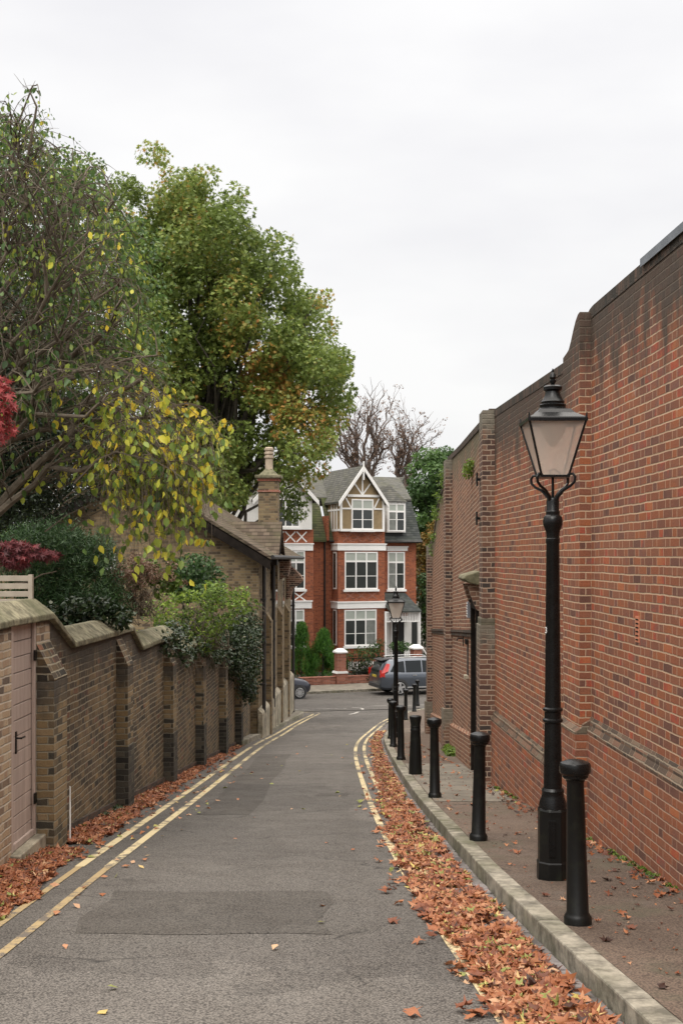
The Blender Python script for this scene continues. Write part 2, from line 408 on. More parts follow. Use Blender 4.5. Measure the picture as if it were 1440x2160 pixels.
REDS = [(0, (.13, .062, .046)), (.05, (.17, .080, .058)), (.26, (.24, .092, .052)), (.45, (.30, .102, .050)), (.6, (.25, .105, .062)), (.74, (.33, .112, .048)), (.88, (.20, .094, .070)), (.95, (.38, .085, .045)), (1, (.40, .14, .06))]
M['plinthbrick'] = brick('plinth_red_brick', REDS, (.42, .28, .20), moss=.3, mw=.006)
M['redbrick'] = brick('red_brick', REDS, (.53, .375, .25), soot=1.35, moss=.35, sootcol=(.034, .028, .022), eff=.25, mw=.0062)
DREDS = [(0, (.05, .03, .025)), (.3, (.13, .055, .035)), (.6, (.17, .08, .05)), (.8, (.10, .06, .045)), (1, (.24, .09, .05))]
M['pier'] = brick('dark_red_brick', DREDS, (.30, .22, .16), soot=.5, moss=.5, wob=.009)
M['oldbrick'] = brick('old_red_brick', [(0, (.10, .05, .035)), (.25, (.19, .08, .05)), (.5, (.24, .10, .055)), (.75, (.21, .11, .07)), (1, (.30, .13, .07))], (.42, .31, .22), soot=1.1, moss=.4, wob=.010, sootcol=(.075, .065, .04), mw=.0085)
M['oldpier'] = brick('weathered_pier_brick', [(0, (.05, .04, .035)), (.4, (.12, .06, .045)), (.7, (.17, .09, .06)), (1, (.22, .13, .09))], (.40, .30, .22), soot=.8, moss=.35, wob=.012, sootcol=(.10, .09, .07), mw=.008)
M['mossbrick'] = brick('mossy_brick', [(0, (.035, .03, .024)), (.5, (.07, .052, .040)), (1, (.12, .075, .055))], (.07, .062, .05), wob=.012)
M['stringbrick'] = brick('dirty_string_brick', [(0, (.06, .045, .035)), (.4, (.12, .08, .055)), (.75, (.19, .10, .065)), (1, (.14, .12, .085))], (.26, .21, .15), wob=.012, g=.0751, mw=.006)
STOCK = [(0, (.035, .030, .024)), (.2, (.07, .055, .040)), (.4, (.13, .090, .052)), (.55, (.19, .13, .068)), (.68, (.08, .064, .052)), (.82, (.27, .18, .085)), (.92, (.12, .09, .065)), (1, (.22, .10, .06))]
M['stock'] = brick('dark_stock_brick', STOCK, (.26, .225, .16), gold=(.24, .165, .09), soot=.5, moss=1.0, wob=.010, big=(.34, .31, .27), mw=.0075)
M['palestock'] = brick('pale_stock_brick', [(0, (.12, .09, .07)), (.25, (.33, .23, .15)), (.5, (.38, .28, .18)), (.8, (.42, .33, .23)), (1, (.30, .20, .13))], (.46, .40, .32), wob=.010, soot=.1, moss=.4, mw=.008)
M['buttress'] = brick('buttress_brick', [(0, (.05, .045, .035)), (.3, (.12, .09, .055)), (.6, (.22, .155, .08)), (1, (.26, .19, .11))], (.24, .21, .15), soot=.5, moss=.9, wob=.012, mw=.007)
M['blackbrick'] = brick('black_plinth_brick', [(0, (.028, .026, .022)), (.6, (.055, .050, .042)), (1, (.10, .088, .066))], (.10, .095, .075), wob=.012, moss=.5)
M['cottage'] = brick('yellow_stock_brick', [(0, (.08, .06, .04)), (.3, (.17, .13, .078)), (.6, (.25, .19, .105)), (.85, (.19, .13, .075)), (1, (.29, .22, .13))], (.20, .165, .115), wob=.008, moss=.8, big=(.7, .66, .6))
M['housebrick'] = brick('orange_red_brick', [(0, (.18, .06, .034)), (.4, (.30, .092, .044)), (.7, (.35, .112, .052)), (1, (.24, .07, .038))], (.40, .20, .13), wob=.004, mw=.004)
M['gardenbrick'] = brick('garden_wall_brick', [(0, (.20, .07, .045)), (.5, (.32, .11, .07)), (1, (.38, .15, .10))], (.40, .30, .24), wob=.006)
M['lead'] = plain('lead_sheet', (.17, .185, .21), .5, .2, 4, metal=.2)
M['airbrick'] = plain('terracotta', (.52, .20, .11), .8, .15, 20)
M['iron'] = plain('black_iron_paint', (.0055, .0058, .006), .30, .3, 14, spec=.28, bump=.1)
M['ironworn'] = (lambda m: m.out(m.mix(m.mr(m.noise(6, 5, m.obj(), .7), .52, .7, 0, .8), (.0065, .0068, .0065), (.018, .020, .013)), .42, m.bump(m.noise(50, 3, m.obj()), .15, .004), 0, .25))(Mt('worn_black_iron'))
M['gatewood'] = (lambda m: m.out(m.mix(m.mr(m.noise(2, 6, m.mapping(m.obj(), (5, 5, .6)), .6), .3, .7), (.27, .21, .18), (.42, .33, .28)), .7, m.bump(m.noise(9, 5, m.mapping(m.obj(), (9, 9, .6)), .6), .2, .01)))(Mt('faded_gate_paint'))
M['palewood'] = plain('weathered_slats', (.36, .31, .245), .75, .15, 5)
M['darkwood'] = plain('dark_timber', (.014, .011, .009), .85, .4, 6, spec=.1, bump=.3)
M['whitep'] = plain('white_gloss_paint', (.80, .79, .77), .5, .04, 3)
M['render'] = plain('ochre_render', (.26, .19, .105), .9, .15, 4)
M['whiterender'] = plain('white_render', (.74, .73, .70), .85, .06, 3)
M['glassd'] = (lambda m: m.out(m.mix(m.noise(1.2, 3, m.obj()), (.014, .017, .018), (.045, .052, .050)), .07, None, 0, .6))(Mt('dark_window_glass'))
M['blind'] = plain('window_blind', (.36, .39, .35), .6, .08, 2, spec=.4)
M['drain'] = plain('cast_iron_pipe', (.018, .016, .015), .5, .4, 9)
M['curtain'] = plain('net_curtain', (.17, .18, .165), .7, .3, 3)
M['pot'] = plain('clay_pot', (.34, .27, .20), .85, .25, 6, bump=.4)
M['black'] = plain('rubber_black', (.012, .012, .012), .75, .2, 20)
def tiles(name, a, b, g=.11, wdt=.18, moss=.35, mc=(.09, .10, .04)):
    m = Mt(name); uv = m.uv(); s = m.sep(uv)
    v = m.ma('DIVIDE', s[1], g); r = m.ma('FLOOR', v); fv = m.ma('SUBTRACT', v, r)
    u = m.ma('ADD', m.ma('DIVIDE', s[0], wdt), m.ma('MULTIPLY', m.ma('FLOORED_MODULO', r, 2.), .5)); c = m.ma('FLOOR', u); fu = m.ma('SUBTRACT', u, c)
    wnn = m.n('ShaderNodeTexWhiteNoise', noise_dimensions='2D'); m.set(wnn.inputs['Vector'], m.comb(c, r))
    col = m.mix(wnn.outputs['Value'], a, b)
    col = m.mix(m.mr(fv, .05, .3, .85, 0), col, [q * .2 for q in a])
    col = m.mix(m.mr(fu, .0, .06, .5, 0), col, [q * .3 for q in a])
    col = m.mix(m.mr(m.noise(1.1, 5, uv, .65), .45, .68, 0, moss), col, mc)
    return m.out(col, .92, m.bump(m.ma('ADD', fv, m.ma('MULTIPLY', wnn.outputs['Value'], .4)), .6, .02), 0, .12)
M['claytile'] = tiles('brown_roof_tiles', (.070, .053, .040), (.13, .10, .075), .16)
M['slate'] = tiles('grey_roof_tiles', (.085, .085, .078), (.135, .13, .115), .16, .22, .5, (.085, .085, .05))
M['slated'] = tiles('dark_roof_slates', (.045, .05, .05), (.08, .085, .082), .16, .22, .25, (.05, .06, .03))
M['mosstile'] = tiles('mossy_roof_tiles', (.06, .065, .04), (.11, .11, .06), .16, .22, .8, (.06, .085, .025))
M['bark'] = plain('bark', (.060, .050, .038), .9, .4, 9, bump=.6)
M['barkp'] = plain('pale_bark', (.13, .105, .075), .9, .35, 9, bump=.5)
M['twig'] = plain('twig_bark', (.088, .068, .046), .9, .3, 9)

# ------------------------------------------------------------------ ground, road, pavements
TH = R(22); CT, ST = math.cos(TH), math.sin(TH)
def cubic(pts, x):
    xs = [p[0] for p in pts]; ys = [p[1] for p in pts]
    i = max(0, min(len(xs) - 2, int(np.searchsorted(xs, x)) - 1))
    def d(k):
        a, b = max(k-1, 0), min(k+1, len(xs)-1); return (ys[b]-ys[a]) / (xs[b]-xs[a])
    h = xs[i+1]-xs[i]; t = (x - xs[i]) / h
    return (2*t**3-3*t*t+1)*ys[i] + (t**3-2*t*t+t)*h*d(i) + (-2*t**3+3*t*t)*ys[i+1] + (t**3-t*t)*h*d(i+1)
def sheet(name, rows, mat, dz=0., kind='structure', label=None, zf=zr):
    """rows: list of lists of (X, Y)"""
    mb = MB(); n = len(rows[0])
    for r in rows:
        for (x, y) in r: mb.v.append((x, y, zf(y) + dz))
    for i in range(len(rows) - 1):
        for j in range(n - 1):
            a = i*n + j; mb.f.append([a, a+1, a+n+1, a+n]); mb.mi.append(0)
    o = mb.build(name, mat); o['kind'] = kind
    if label: o['label'] = label
    return o
ys = list(np.arange(-60, 80, 2.)) + [90, 110, 150, 250, 600, 1500]
sheet('ground', [[(x, y) for x in (-900, -200, -60, -20, -6, 0, 6, 20, 60, 200, 900)] for y in ys], M['soil'], -.035)
NE = lambda X: 46.3 + (X + 1.9) * ST / CT              # near edge of the cross street
rows = []
for s_ in np.arange(-8, 46.31, .75):
    row = []
    for q in np.linspace(0, 1, 9):
        xl, xr = -3.3, 3.4; X = xl + (xr - xl) * q
        f = max(0, (s_ - 38) / 8.3); row.append((X, s_ + f * (NE(X) - 46.3)))
    rows.append(row)
sheet('road', rows, M['road'], 0, label='grey asphalt lane running downhill with patches and cracks')
rows = []
for w_ in np.linspace(0, 1, 8):
    row = []
    for u in np.linspace(-45, 45, 31):
        X0, Y0 = -1.9 + u*CT, 46.3 + u*ST; X1, Y1 = -1.75 + 4.4*ST*0 + u*CT, 58.0 + u*ST
        row.append((X0 + (X1-X0)*w_, Y0 + (Y1-Y0)*w_))
    rows.append(row)
sheet('road', rows, M['road'], -.002, label='cross street at the foot of the lane')
M['patch'] = asphalt('patched_asphalt', (.052, .046, .040), (.088, .078, .067), (.6, .58, .56), .9)
def patch(x0, x1, y0, y1, j, lab):
    rows = [[(x0 + (x1-x0)*q + .04*math.sin(y*5+j), y + .03*math.sin(q*9+j)) for q in np.linspace(0, 1, 7)] for y in np.linspace(y0, y1, 8)]
    sheet('road_patch', rows, M['patch'], .003, label=lab)
patch(-1.78, -.1, 7.75, 9.3, 1, 'darker rectangular asphalt repair on the left of the lane')
patch(-1.75, -1.1, 14.5, 26, 2, 'long narrow darker trench repair beside the left yellow lines')
patch(-.35, .1, 16.8, 17.2, 3, 'small dark asphalt repair in the middle of the lane')
# kerb of the right-hand pavement
KP = [(-8, 2.55), (-4, 2.08), (0, 1.76), (5.3, 1.395), (9, 1.18), (14.3, 1.03), (17.6, .985), (22.8, .99), (28, 1.04), (31.5, 1.13), (36, 1.42), (40, 1.78), (43, 2.15)]
kc = [(cubic(KP, y), y) for y in np.arange(-8, 43.01, .3)]
# round the corner into the cross street
c0 = Vector((kc[-1][0], kc[-1][1])); d0 = Vector((kc[-1][0]-kc[-2][0], kc[-1][1]-kc[-2][1])).normalized()
e0 = Vector((5.2, NE(5.2))); d1 = Vector((CT, ST))
for t in np.linspace(.06, 1, 16):
    p = c0*(2*t**3-3*t*t+1) + d0*5.5*(t**3-2*t*t+t) + e0*(-2*t**3+3*t*t) + d1*4*(t**3-t*t); kc.append((p.x, p.y))
for u in np.arange(.8, 30, .8): kc.append((5.2 + u*CT, e0.y + u*ST))
def offset(line, d):
    out = []
    for i, p in enumerate(line):
        a = Vector(line[max(i-1, 0)]); b = Vector(line[min(i+1, len(line)-1)]); t = (b - a).normalized()
        out.append((p[0] + t.y * d, p[1] - t.x * d))      # positive = to the right
    return out
def resample(line, step):
    out = [line[0]]; acc = 0
    for a, b in zip(line[:-1], line[1:]):
        va, vb = Vector(a), Vector(b); L = (vb - va).length; s0 = 0
        while acc + (L - s0) >= step:
            s0 += step - acc; acc = 0; out.append(tuple(va.lerp(vb, s0 / L)))
        acc += L - s0
    return out
def kerb(name, line, width, side, label):
    ln = resample(line, .92); inner = offset(ln, width * side); mb = MB()
    for i in range(len(ln) - 1):
        a, b, c, d = Vector(ln[i]), Vector(ln[i+1]), Vector(inner[i+1]), Vector(inner[i])
        g = .004 / max((b-a).length, .1); j = random.uniform(-.004, .006)
        a2, b2, c2, d2 = a.lerp(b, g), b.lerp(a, g), c.lerp(d, g), d.lerp(c, g)
        q = [a2, b2, c2, d2] if side > 0 else [d2, c2, b2, a2]
        sh = [0.012, .012, 0, 0] if side > 0 else [0, 0, .012, .012]
        top = [(p.x, p.y, zr(p.y) + KH + .006 + j) for p in q]; bot = [(p.x, p.y, zr(p.y) - .15) for p in q]
        mb.hexa([bot[3], bot[2], bot[1], bot[0], top[3], top[2], top[1], top[0]])
    o = mb.build(name, M['kerb'], bevel=.012); o['kind'] = 'structure'; o['label'] = label
    return o
kerb('kerb', kc, .15, 1, 'grey granite kerb along the right-hand pavement')
inner = offset(kc, .15)
rows = []
for (x, y) in inner:
    xr = 3.2 if y < 34 else 3.2 + (y - 34) * .35
    f = max(0., min(1., (y - 43) / 4.5)); xr = xr + f * 3
    if x > xr - .3: xr = x + .3
    rows.append([(x + (xr - x) * q, y) for q in np.linspace(0, 1, 6)])
sheet('pavement', [r for r in rows if r[0][1] < 49], M['pave'], KH, label='reddish brown tarmac pavement between bollards and brick wall')
mb = MB()                                        # concrete bay let into the tarmac
rows = [[(cubic(KP, y) + .16 + q, y) for q in np.linspace(0, 1.02, 5)] for y in np.linspace(14.9, 21.5, 10)]
sheet('pavement', rows, M['conc'], KH + .004, label='pale worn concrete patch in the pavement')
# left pavement before the cottage
LP = [(-2.42, 29), (-2.3, 31.5), (-2.13, 35), (-1.86, 39), (-1.55, 42), (-1.38, 43.6), (-1.45, 44.8), (-1.9, 45.3), (-2.6, 45.25)] + [(-2.6 - u*CT, 45.25 - u*ST) for u in (1, 3, 8, 20)]
kerb('kerb', LP, .13, -1, 'worn stone kerb at the foot of the cottage wall')
li = offset(LP, -.13)
o = MB(); n_ = len(LP)
for (x, y) in li: o.v.append((x, y, zr(y) + KH))
for (x, y) in li[:9]: o.v.append((-4.5, y - .0, zr(y) + KH))
for i in range(8): o.f.append([i, i+1, n_+i+1, n_+i][::-1]); o.mi.append(0)
o = o.build('pavement', M['conc']); o['kind'] = 'structure'; o['label'] = 'narrow raised footway below the yellow brick cottage'
# far side
far = lambda u, w_: (-1.75 + u*CT - w_*ST, 58.0 + u*ST + w_*CT)
kerb('kerb', [far(u, 0) for u in np.arange(40, -40, -.92)], .14, 1, 'far kerb of the cross street before the red house')
o = MB()
for i, u in enumerate((-45, -20, 0, 20, 45)):
    for w_ in (.14, 3.0): x, y = far(u, w_); o.v.append((x, y, -6.6))
for i in range(4): o.f.append([2*i, 2*i+2, 2*i+3, 2*i+1]); o.mi.append(0)
o = o.build('pavement', M['conc']); o['kind'] = 'structure'; o['label'] = 'pavement of the cross street before the low brick garden wall'
o = MB()
for i, u in enumerate((-45, -20, 0, 20, 45)):
    for w_ in (3.0, 30.): x, y = far(u, w_); o.v.append((x, y, -6.55))
for i in range(4): o.f.append([2*i, 2*i+2, 2*i+3, 2*i+1]); o.mi.append(0)
o = o.build('garden_ground', M['soil']); o['kind'] = 'structure'
# gutter setts
mb = MB(); gl = resample(kc[:int((40+8)/.3)], .2)
for r_ in range(3):
    ln = offset(gl, -(.06 + r_ * .115))
    for i in range(len(ln) - 1):
        p = Vector(ln[i]); t = (Vector(ln[i+1]) - p).normalized(); nrm = Vector((t.y, -t.x)); c = p + t*.1
        hl, hw = .092, .050; h = .004 + random.uniform(0, .012) + (.006 if r_ == 0 else 0)
        q = [c - t*hl - nrm*hw, c + t*hl - nrm*hw, c + t*hl + nrm*hw, c - t*hl + nrm*hw]
        q = [v + Vector((random.uniform(-.006, .006), random.uniform(-.006, .006))) for v in q]
        top = [(v.x, v.y, zr(v.y) + h) for v in q]; bot = [(v.x, v.y, zr(v.y) - .03) for v in q]
        mb.hexa([bot[3], bot[2], bot[1], bot[0], top[3], top[2], top[1], top[0]])
o = mb.build('gutter_setts', M['setts'], bevel=.01); o['kind'] = 'structure'; o['label'] = 'three rows of granite setts in the leafy gutter'
# painted lines
def line(name, pts, wd, mat, label, dz=.006):
    a, b = offset(pts, -wd/2), offset(pts, wd/2); rows = [[p, q] for p, q in zip(a, b)]
    return sheet(name, rows, mat, dz, label=label)
RY = [(3, .90), (5.8, .79), (8.5, .63), (10.4, .54), (13.9, .43), (18.9, .34), (24.6, .30), (29, .36), (33, .56), (37, .92), (41, 1.45), (45, 2.3)]
YL = [(cubic(RY, y), y) for y in np.arange(3, 45, .5)]
line('yellow_line', YL, .075, M['yellow'], 'outer yellow line beside the leafy right-hand gutter')
line('yellow_line', [p for p in offset(YL, .20) if p[1] > 9], .075, M['yellow'], 'inner yellow line nearest the right-hand kerb', .019)
LYp = [(3, -2.1), (7.2, -2.06), (10.4, -2.06), (12.7, -2.04), (18.9, -1.985), (28, -1.93), (33, -1.80), (38, -1.55), (42, -1.18), (44, -.95)]
LY = [(cubic(LYp, y), y) for y in np.arange(3, 44.1, .5)]
arc = [(-.84, 45.0), (-.90, 45.7), (-1.2, 46.1), (-1.7, 46.2), (-2.4, 46.0), (-3.2, 45.7)]
line('yellow_line', [p for p in LY if p[1] >= 10.4] + arc, .085, M['yellow'], 'right one of the two yellow lines on the left side of the lane')
line('yellow_line', [p for p in LY if p[1] <= 10.6], .065, M['yfade'], 'faded nearest stretch of the right one of the left-hand yellow lines')
arc2 = [(-1.05, 44.9), (-1.15, 45.4), (-1.5, 45.75), (-2.4, 45.7), (-3.2, 45.4)]
line('yellow_line', [(x - .26, y) for x, y in LY if y <= 10.6], .06, M['yfade'], 'faded nearest stretch of the left one of the left-hand yellow lines')
line('yellow_line', [(x - (.26 if y < 30 else .26 - (y-30)*.006), y) for x, y in LY if y >= 10.4] + arc2, .085, M['yellow'], 'left one of the two yellow lines nearest the buttressed wall')
# give-way marks
gl2 = [(-2.6 + .2*i, NE(-2.6 + .2*i) + 1.2) for i in range(15)]
line('white_line', gl2, .11, M['white'], 'worn white line across the mouth of the lane')
line('white_line', [(.42, 48.9), (.75, 48.6), (.88, 47.9), (.80, 47.3)], .10, M['white'], 'white hook at the end of the junction line')
line('white_line', [(.70, 46.3), (.5, 45.2), (.3, 44.6)], .10, M['white'], 'lower white dash of the junction marking')
for i, x0 in enumerate((1.1, 2.2, 3.3)):
    line('white_line', [(x0, NE(x0)+2.3), (x0 + .8, NE(x0+.8)+2.3)], .09, M['white'], ('first', 'second', 'third')[i] + ' short white dash right of the hook at the junction')

# ------------------------------------------------------------------ right-hand tall brick wall
def cat_poly(pts, n=6):
    out = []
    for i in range(len(pts)-1):
        for t in np.linspace(0, 1, n, endpoint=False): out.append(tuple(np.array(pts[i])*(1-t) + np.array(pts[i+1])*t))
    return out + [pts[-1]]
Y0 = 2.0
rw = thing('brick_wall', 'tall smooth red brick wall beside the street lamp, stepping up towards the viewer', 'wall', (2.84 - .034*Y0, Y0, 0), math.atan2(1, -.034))
def top_r(Y):
    P = [(-4, 2.46), (9, 2.45), (11.55, 2.45), (11.72, 2.43), (11.85, 2.36), (11.98, 2.24), (12.10, 2.155), (12.3, 2.115), (12.6, 2.10), (17.6, 2.17)]
    return float(np.interp(Y, [p[0] for p in P], [p[1] for p in P]))
xs = sorted(set([-4., 0, 4, 8, 11.3] + list(np.arange(11.5, 12.7, .08)) + [14., 16., 17.55]))
mb = MB(); mb.wall([(y - Y0, top_r(y), zp(y) - .4) for y in xs], 0, -.34)
# main wall faces +y (road side): flip front/back by building from y=-.34 to 0
mb = MB(); mb.wall([(y - Y0, top_r(y) - .11, zp(y) - .4) for y in xs], -.34, 0); mb.build('brickwork', M['redbrick'], rw)
mb = MB(); mb.wall([(y - Y0, top_r(y), top_r(y) - .11) for y in xs], -.345, .006); mb.build('coping', M['mossbrick'], rw, swap=True)
mb = MB(); mb.wall([(y - Y0, top_r(y) - .04, zp(y) - .4) for y in (11.62, 11.7, 11.8, 11.9, 12.0, 12.1, 12.2, 12.36)], -.1, .115); mb.build('pier', M['redbrick'], rw)
def stringc(mb, xa, xb, z, out):     # two chamfered courses
    mb.prism([(-.05, z+.095), (.004, z+.095), (out*.55, z+.045), (out*.55, z+.022), (out+.004, z-.03), (out+.004, z-.05), (-.05, z-.05)], xa, xb, 'x')
mb = MB(); stringc(mb, -4, 11.62-Y0, -1.66, .055); stringc(mb, 12.36-Y0, 17.5-Y0, -2.34, .055)
stringc(mb, 11.56-Y0, 12.42-Y0, -1.68, .175); mb.build('string_course', M['stringbrick'], rw)
mb = MB(); mb.wall([(y-Y0, -1.70, zp(y)-.4) for y in (-4, 0, 4, 8, 11.62)], -.05, .055); mb.wall([(y-Y0, -2.38, zp(y)-.4) for y in (12.36, 14, 16, 17.5)], -.05, .055)
mb.wall([(y-Y0, -1.72, zp(y)-.4) for y in (11.56, 12.42)], -.05, .175); mb.build('plinth', M['plinthbrick'], rw)
mb = MB(); mb.prism([(-.36, 2.475), (.03, 2.475), (.03, 2.405), (.022, 2.405), (.022, 2.467), (-.36, 2.467)], -4-Y0, 9.85-Y0, 'x'); mb.build('lead_flashing', M['lead'], rw)
ab = MB(); yv = 10.02; ab.box(yv-Y0-.055, yv-Y0+.055, -.02, .006, -.72, -.50)
ab2 = MB()
for i in range(6): ab2.box(yv-Y0-.04, yv-Y0+.04, .004, .0085, -.705 + i*.034, -.692 + i*.034)
o = ab.build('air_brick', M['airbrick'], rw); ab2.build('slots', M['darkwood'], o)

# ------------------------------------------------------------------ old far wall
def fx(Y): return 1.81 + .022*Y
fw = thing('old_brick_wall', 'older weathered brick wall with pilasters further down the pavement', 'wall', (fx(17.5), 17.5, 0), math.atan2(1, .022))
def top_f(Y):
    P = [(17.5, 2.18), (18.5, 2.15), (20, 2.16), (23, 2.17), (26.6, 2.22), (27.4, 2.0), (28.2, 1.72), (29.6, 1.55), (31, 1.15), (32.8, .5), (34.2, .42)]
    return float(np.interp(Y, [p[0] for p in P], [p[1] for p in P]))
S = .056
ysf = list(np.arange(17.5, 34.3, .5)) + [34.2]
mb = MB(); 
for ya, yb, zt in ((17.5, 19.15, None), (20.1, 34.2, None)):
    s_ = [y for y in np.arange(ya, yb, .47)] + [yb]
    mb.wall([(y-17.5, top_f(y), zp(y)-.4) for y in s_], -.4, 0)
mb.wall([(19.15-17.5, top_f(19.15), -1.15), (20.1-17.5, top_f(20.1), -1.2)], -.4, 0)
mb.wall([(y-17.5, -2.0 if y < 19 else -2.0, zp(y)-.4) for y in (17.5, 17.6)], -.4, 0.01)
mb.build('brickwork', M['oldbrick'], fw, shear=S)
mb = MB(); mb.wall([(y-17.5, top_f(y)+.012, top_f(y)-.1) for y in ysf], -.42, .02); mb.build('coping', M['mossbrick'], fw, swap=True)
for ya, yb, pr in ((25.3, 25.95, .15), (33.1, 33.8, .14)):
    mb = MB(); mb.wall([(ya-17.5, top_f(ya)-.12, zp(ya)-.4), (yb-17.5, top_f(yb)-.12, zp(yb)-.4)], -.1, pr)
    mb.wall([(ya-.06-17.5, zp(ya)+.9, zp(ya)-.4), (yb+.06-17.5, zp(yb)+.9, zp(yb)-.4)], -.1, pr+.05); mb.build('pilaster', M['oldpier'], fw, shear=0)
mb = MB()
for ya, yb in ((20.15, 25.28), (25.97, 33.08)):
    za, zb = -1.32 - .059*(ya-21.5), -1.32 - .059*(yb-21.5)
    for dz, pr in ((0, .05), (-.07, .03)):
        mb.hexa([(ya-17.5, -.02, za-.05+dz), (yb-17.5, -.02, zb-.05+dz), (yb-17.5, pr, zb-.05+dz), (ya-17.5, pr, za-.05+dz), (ya-17.5, -.02, za+dz), (yb-17.5, -.02, zb+dz), (yb-17.5, pr, zb+dz), (ya-17.5, pr, za+dz)])
mb.build('string_course', M['mossbrick'], fw)
mb = MB()
for ya, yb in ((20.3, 25.24), (26.01, 33.0)):
    q = [(ya-17.5, -.05, zp(ya)-.4), (yb-17.5, -.05, zp(yb)-.4), (yb-17.5, .07, zp(yb)-.4), (ya-17.5, .07, zp(ya)-.4), (ya-17.5, -.05, zp(ya)+.62), (yb-17.5, -.05, zp(yb)+.62), (yb-17.5, .07, zp(yb)+.56), (ya-17.5, .07, zp(ya)+.56)]
    mb.hexa(q)
mb.build('plinth', M['oldbrick'], fw, shear=.1)
# return wall of the old wall at the corner, going right
mb = MB(); mb.wall([(34.2-17.5-.4, .42, zp(34)-.5), (34.2-17.5, .42, zp(34)-.5)], -9, -.4); mb.build('return_wall', M['oldbrick'], fw)
# massive end pier
ep = MB(); ep.wall([(-.08, 2.16, zp(17.5)-.4), (.42, 2.16, zp(18)-.4)], -.35, .125); ep.wall([(-.10, -1.0, zp(17.5)-.4), (.46, -1.0, zp(18)-.4)], -.35, .165)
ep.wall([(-.10, -.90, -1.0), (.46, -.90, -1.0)], -.35, .145)
ep.build('end_pier', M['oldpier'], fw, bevel=.01)
for z, y_ in ((1.16, .24), (.58, .3)):
    t = MB(); t.box(y_-.02, y_+.02, .12, .17, z-.02, z+.02); t.box(y_-.06, y_+.0, .165, .19, z-.10, z+.10); t.box(y_-.02, y_+.22, .165, .18, z-.012, z+.012); t.build('tie_plate', M['iron'], fw)
# doorway in the old wall
dw = thing('doorway', 'dark timber doorway under a stone hood in the old wall behind the end pier', 'door', (fx(19.6), 19.6, zp(19.6)), math.atan2(1, .022))
zt = -1.15 - zp(19.6)
mb = MB(); mb.box(-.40, .40, -.30, -.24, .02, zt-.02); d_ = mb.build('door_leaf', M['darkwood'], dw)
for z in (.35, .9, 1.45): 
    k = MB()
    for x in (-.3, -.1, .1, .3): k.lathe([(.0, 0), (.016, 0), (.016, .012), (0.002, .016)], 8, (x, -.235, z))
    k.build('studs', M['iron'], d_)
for x in (-.46, .40): 
    mb = MB(); mb.box(x, x+.06, -.28, .07, -.1, zt+.35); mb.build('jamb', M['darkwood'], dw, bevel=.01)
mb = MB(); mb.box(-.46, .46, -.28, .075, zt+.3, zt+.5); mb.build('lintel', M['darkwood'], dw)
mb = MB(); mb.prism([(-.2, zt+.98), (.24, zt+.86), (.28, zt+.80), (.2, zt+.74), (.06, zt+.70), (-.2, zt+.70)], -.62, .62, 'x'); mb.build('hood', M['cope'], dw, bevel=.02)
for x in (-.5, .42):
    mb = MB(); mb.prism([(-.05, zt+.70), (.2, zt+.70), (.16, zt+.55), (.06, zt+.3), (-.05, zt+.25)], x, x+.1, 'x'); mb.build('bracket', M['oldpier'], dw)
nt_ = thing('notice_plate', 'small grey louvred plate hanging under the stone hood', 'notice', (fx(20.9)-.03, 20.9, -.93), math.atan2(1, .022))
mb = MB(); mb.box(-.09, .09, -.02, .03, -.14, .14); f_ = mb.build('plate', M['lead'], nt_)
mb = MB()
for i in range(6): mb.box(-.08, .08, .031, .036, -.12+i*.045, -.10+i*.045)
mb.build('bars', M['whitep'], nt_)
sl_ = thing('wall_slot', 'dark slit opening with pale stone sill in the old wall', 'vent', (fx(21.4)+.0, 21.4, -1.85), math.atan2(1, .022))
mb = MB(); mb.box(-.1, .1, -.02, .012, -.28, .28); mb.build('opening', M['black'], sl_)
mb = MB(); mb.box(-.14, .14, -.02, .07, -.34, -.28); mb.build('sill', M['stone_pale'], sl_)
mb = MB(); mb.box(-.13, .13, -.02, .05, .28, .36); mb.build('frame', M['darkwood'], sl_)
bk = thing('wall_bracket', 'small black iron bracket on the old wall above the slit', 'bracket', (fx(22.4), 22.4, -1.58), math.atan2(1, .022))
mb = MB(); mb.box(-.04, .04, 0, .015, -.09, .09); mb.build('back_plate', M['iron'], bk)
mb = MB(); mb.tube([(0, .01, .04), (0, .1, .05), (0, .13, 0)], .014, 6); mb.build('hook', M['iron'], bk)
# ------------------------------------------------------------------ left buttressed wall
def xl(Y): return -3.15 + .019*Y
LY0 = 6.0
lw = thing('buttressed_wall', 'dark stock brick wall with buttresses and stepped stone coping on the left', 'wall', (xl(LY0), LY0, 0), math.atan2(1, .019))
bY = [11.42, 15.08, 18.66, 22.2, 25.8, 29.0]
CP = [(-4, -.60), (11.85, -.62), (12.75, -.97), (16.0, -1.0), (16.65, -1.30), (19.6, -1.33), (20.25, -1.65), (23.1, -1.68), (23.8, -2.0), (26.7, -2.05), (27.4, -2.35), (30.1, -2.4), (30.7, -2.65), (33.0, -2.7)]
def ctop(Y): return float(np.interp(Y, [p[0] for p in CP], [p[1] for p in CP]))
mb = MB(); mb.wall([(y-LY0, ctop(y), zr(y)-.4) for y in (-4, 4, 8, 10.60)], 0, .35); mb.wall([(y-LY0, ctop(y), zr(y)-.4) for y in (11.42, 11.85, 11.9)], 0, .35)
mb.build('pale_brickwork', M['palestock'], lw)
mb = MB(); mb.wall([(y-LY0, ctop(y), zr(y)-.4) for y in [11.9] + [p[0] for p in CP if p[0] > 12]], 0, .35); mb.build('brickwork', M['stock'], lw)
mb = MB()
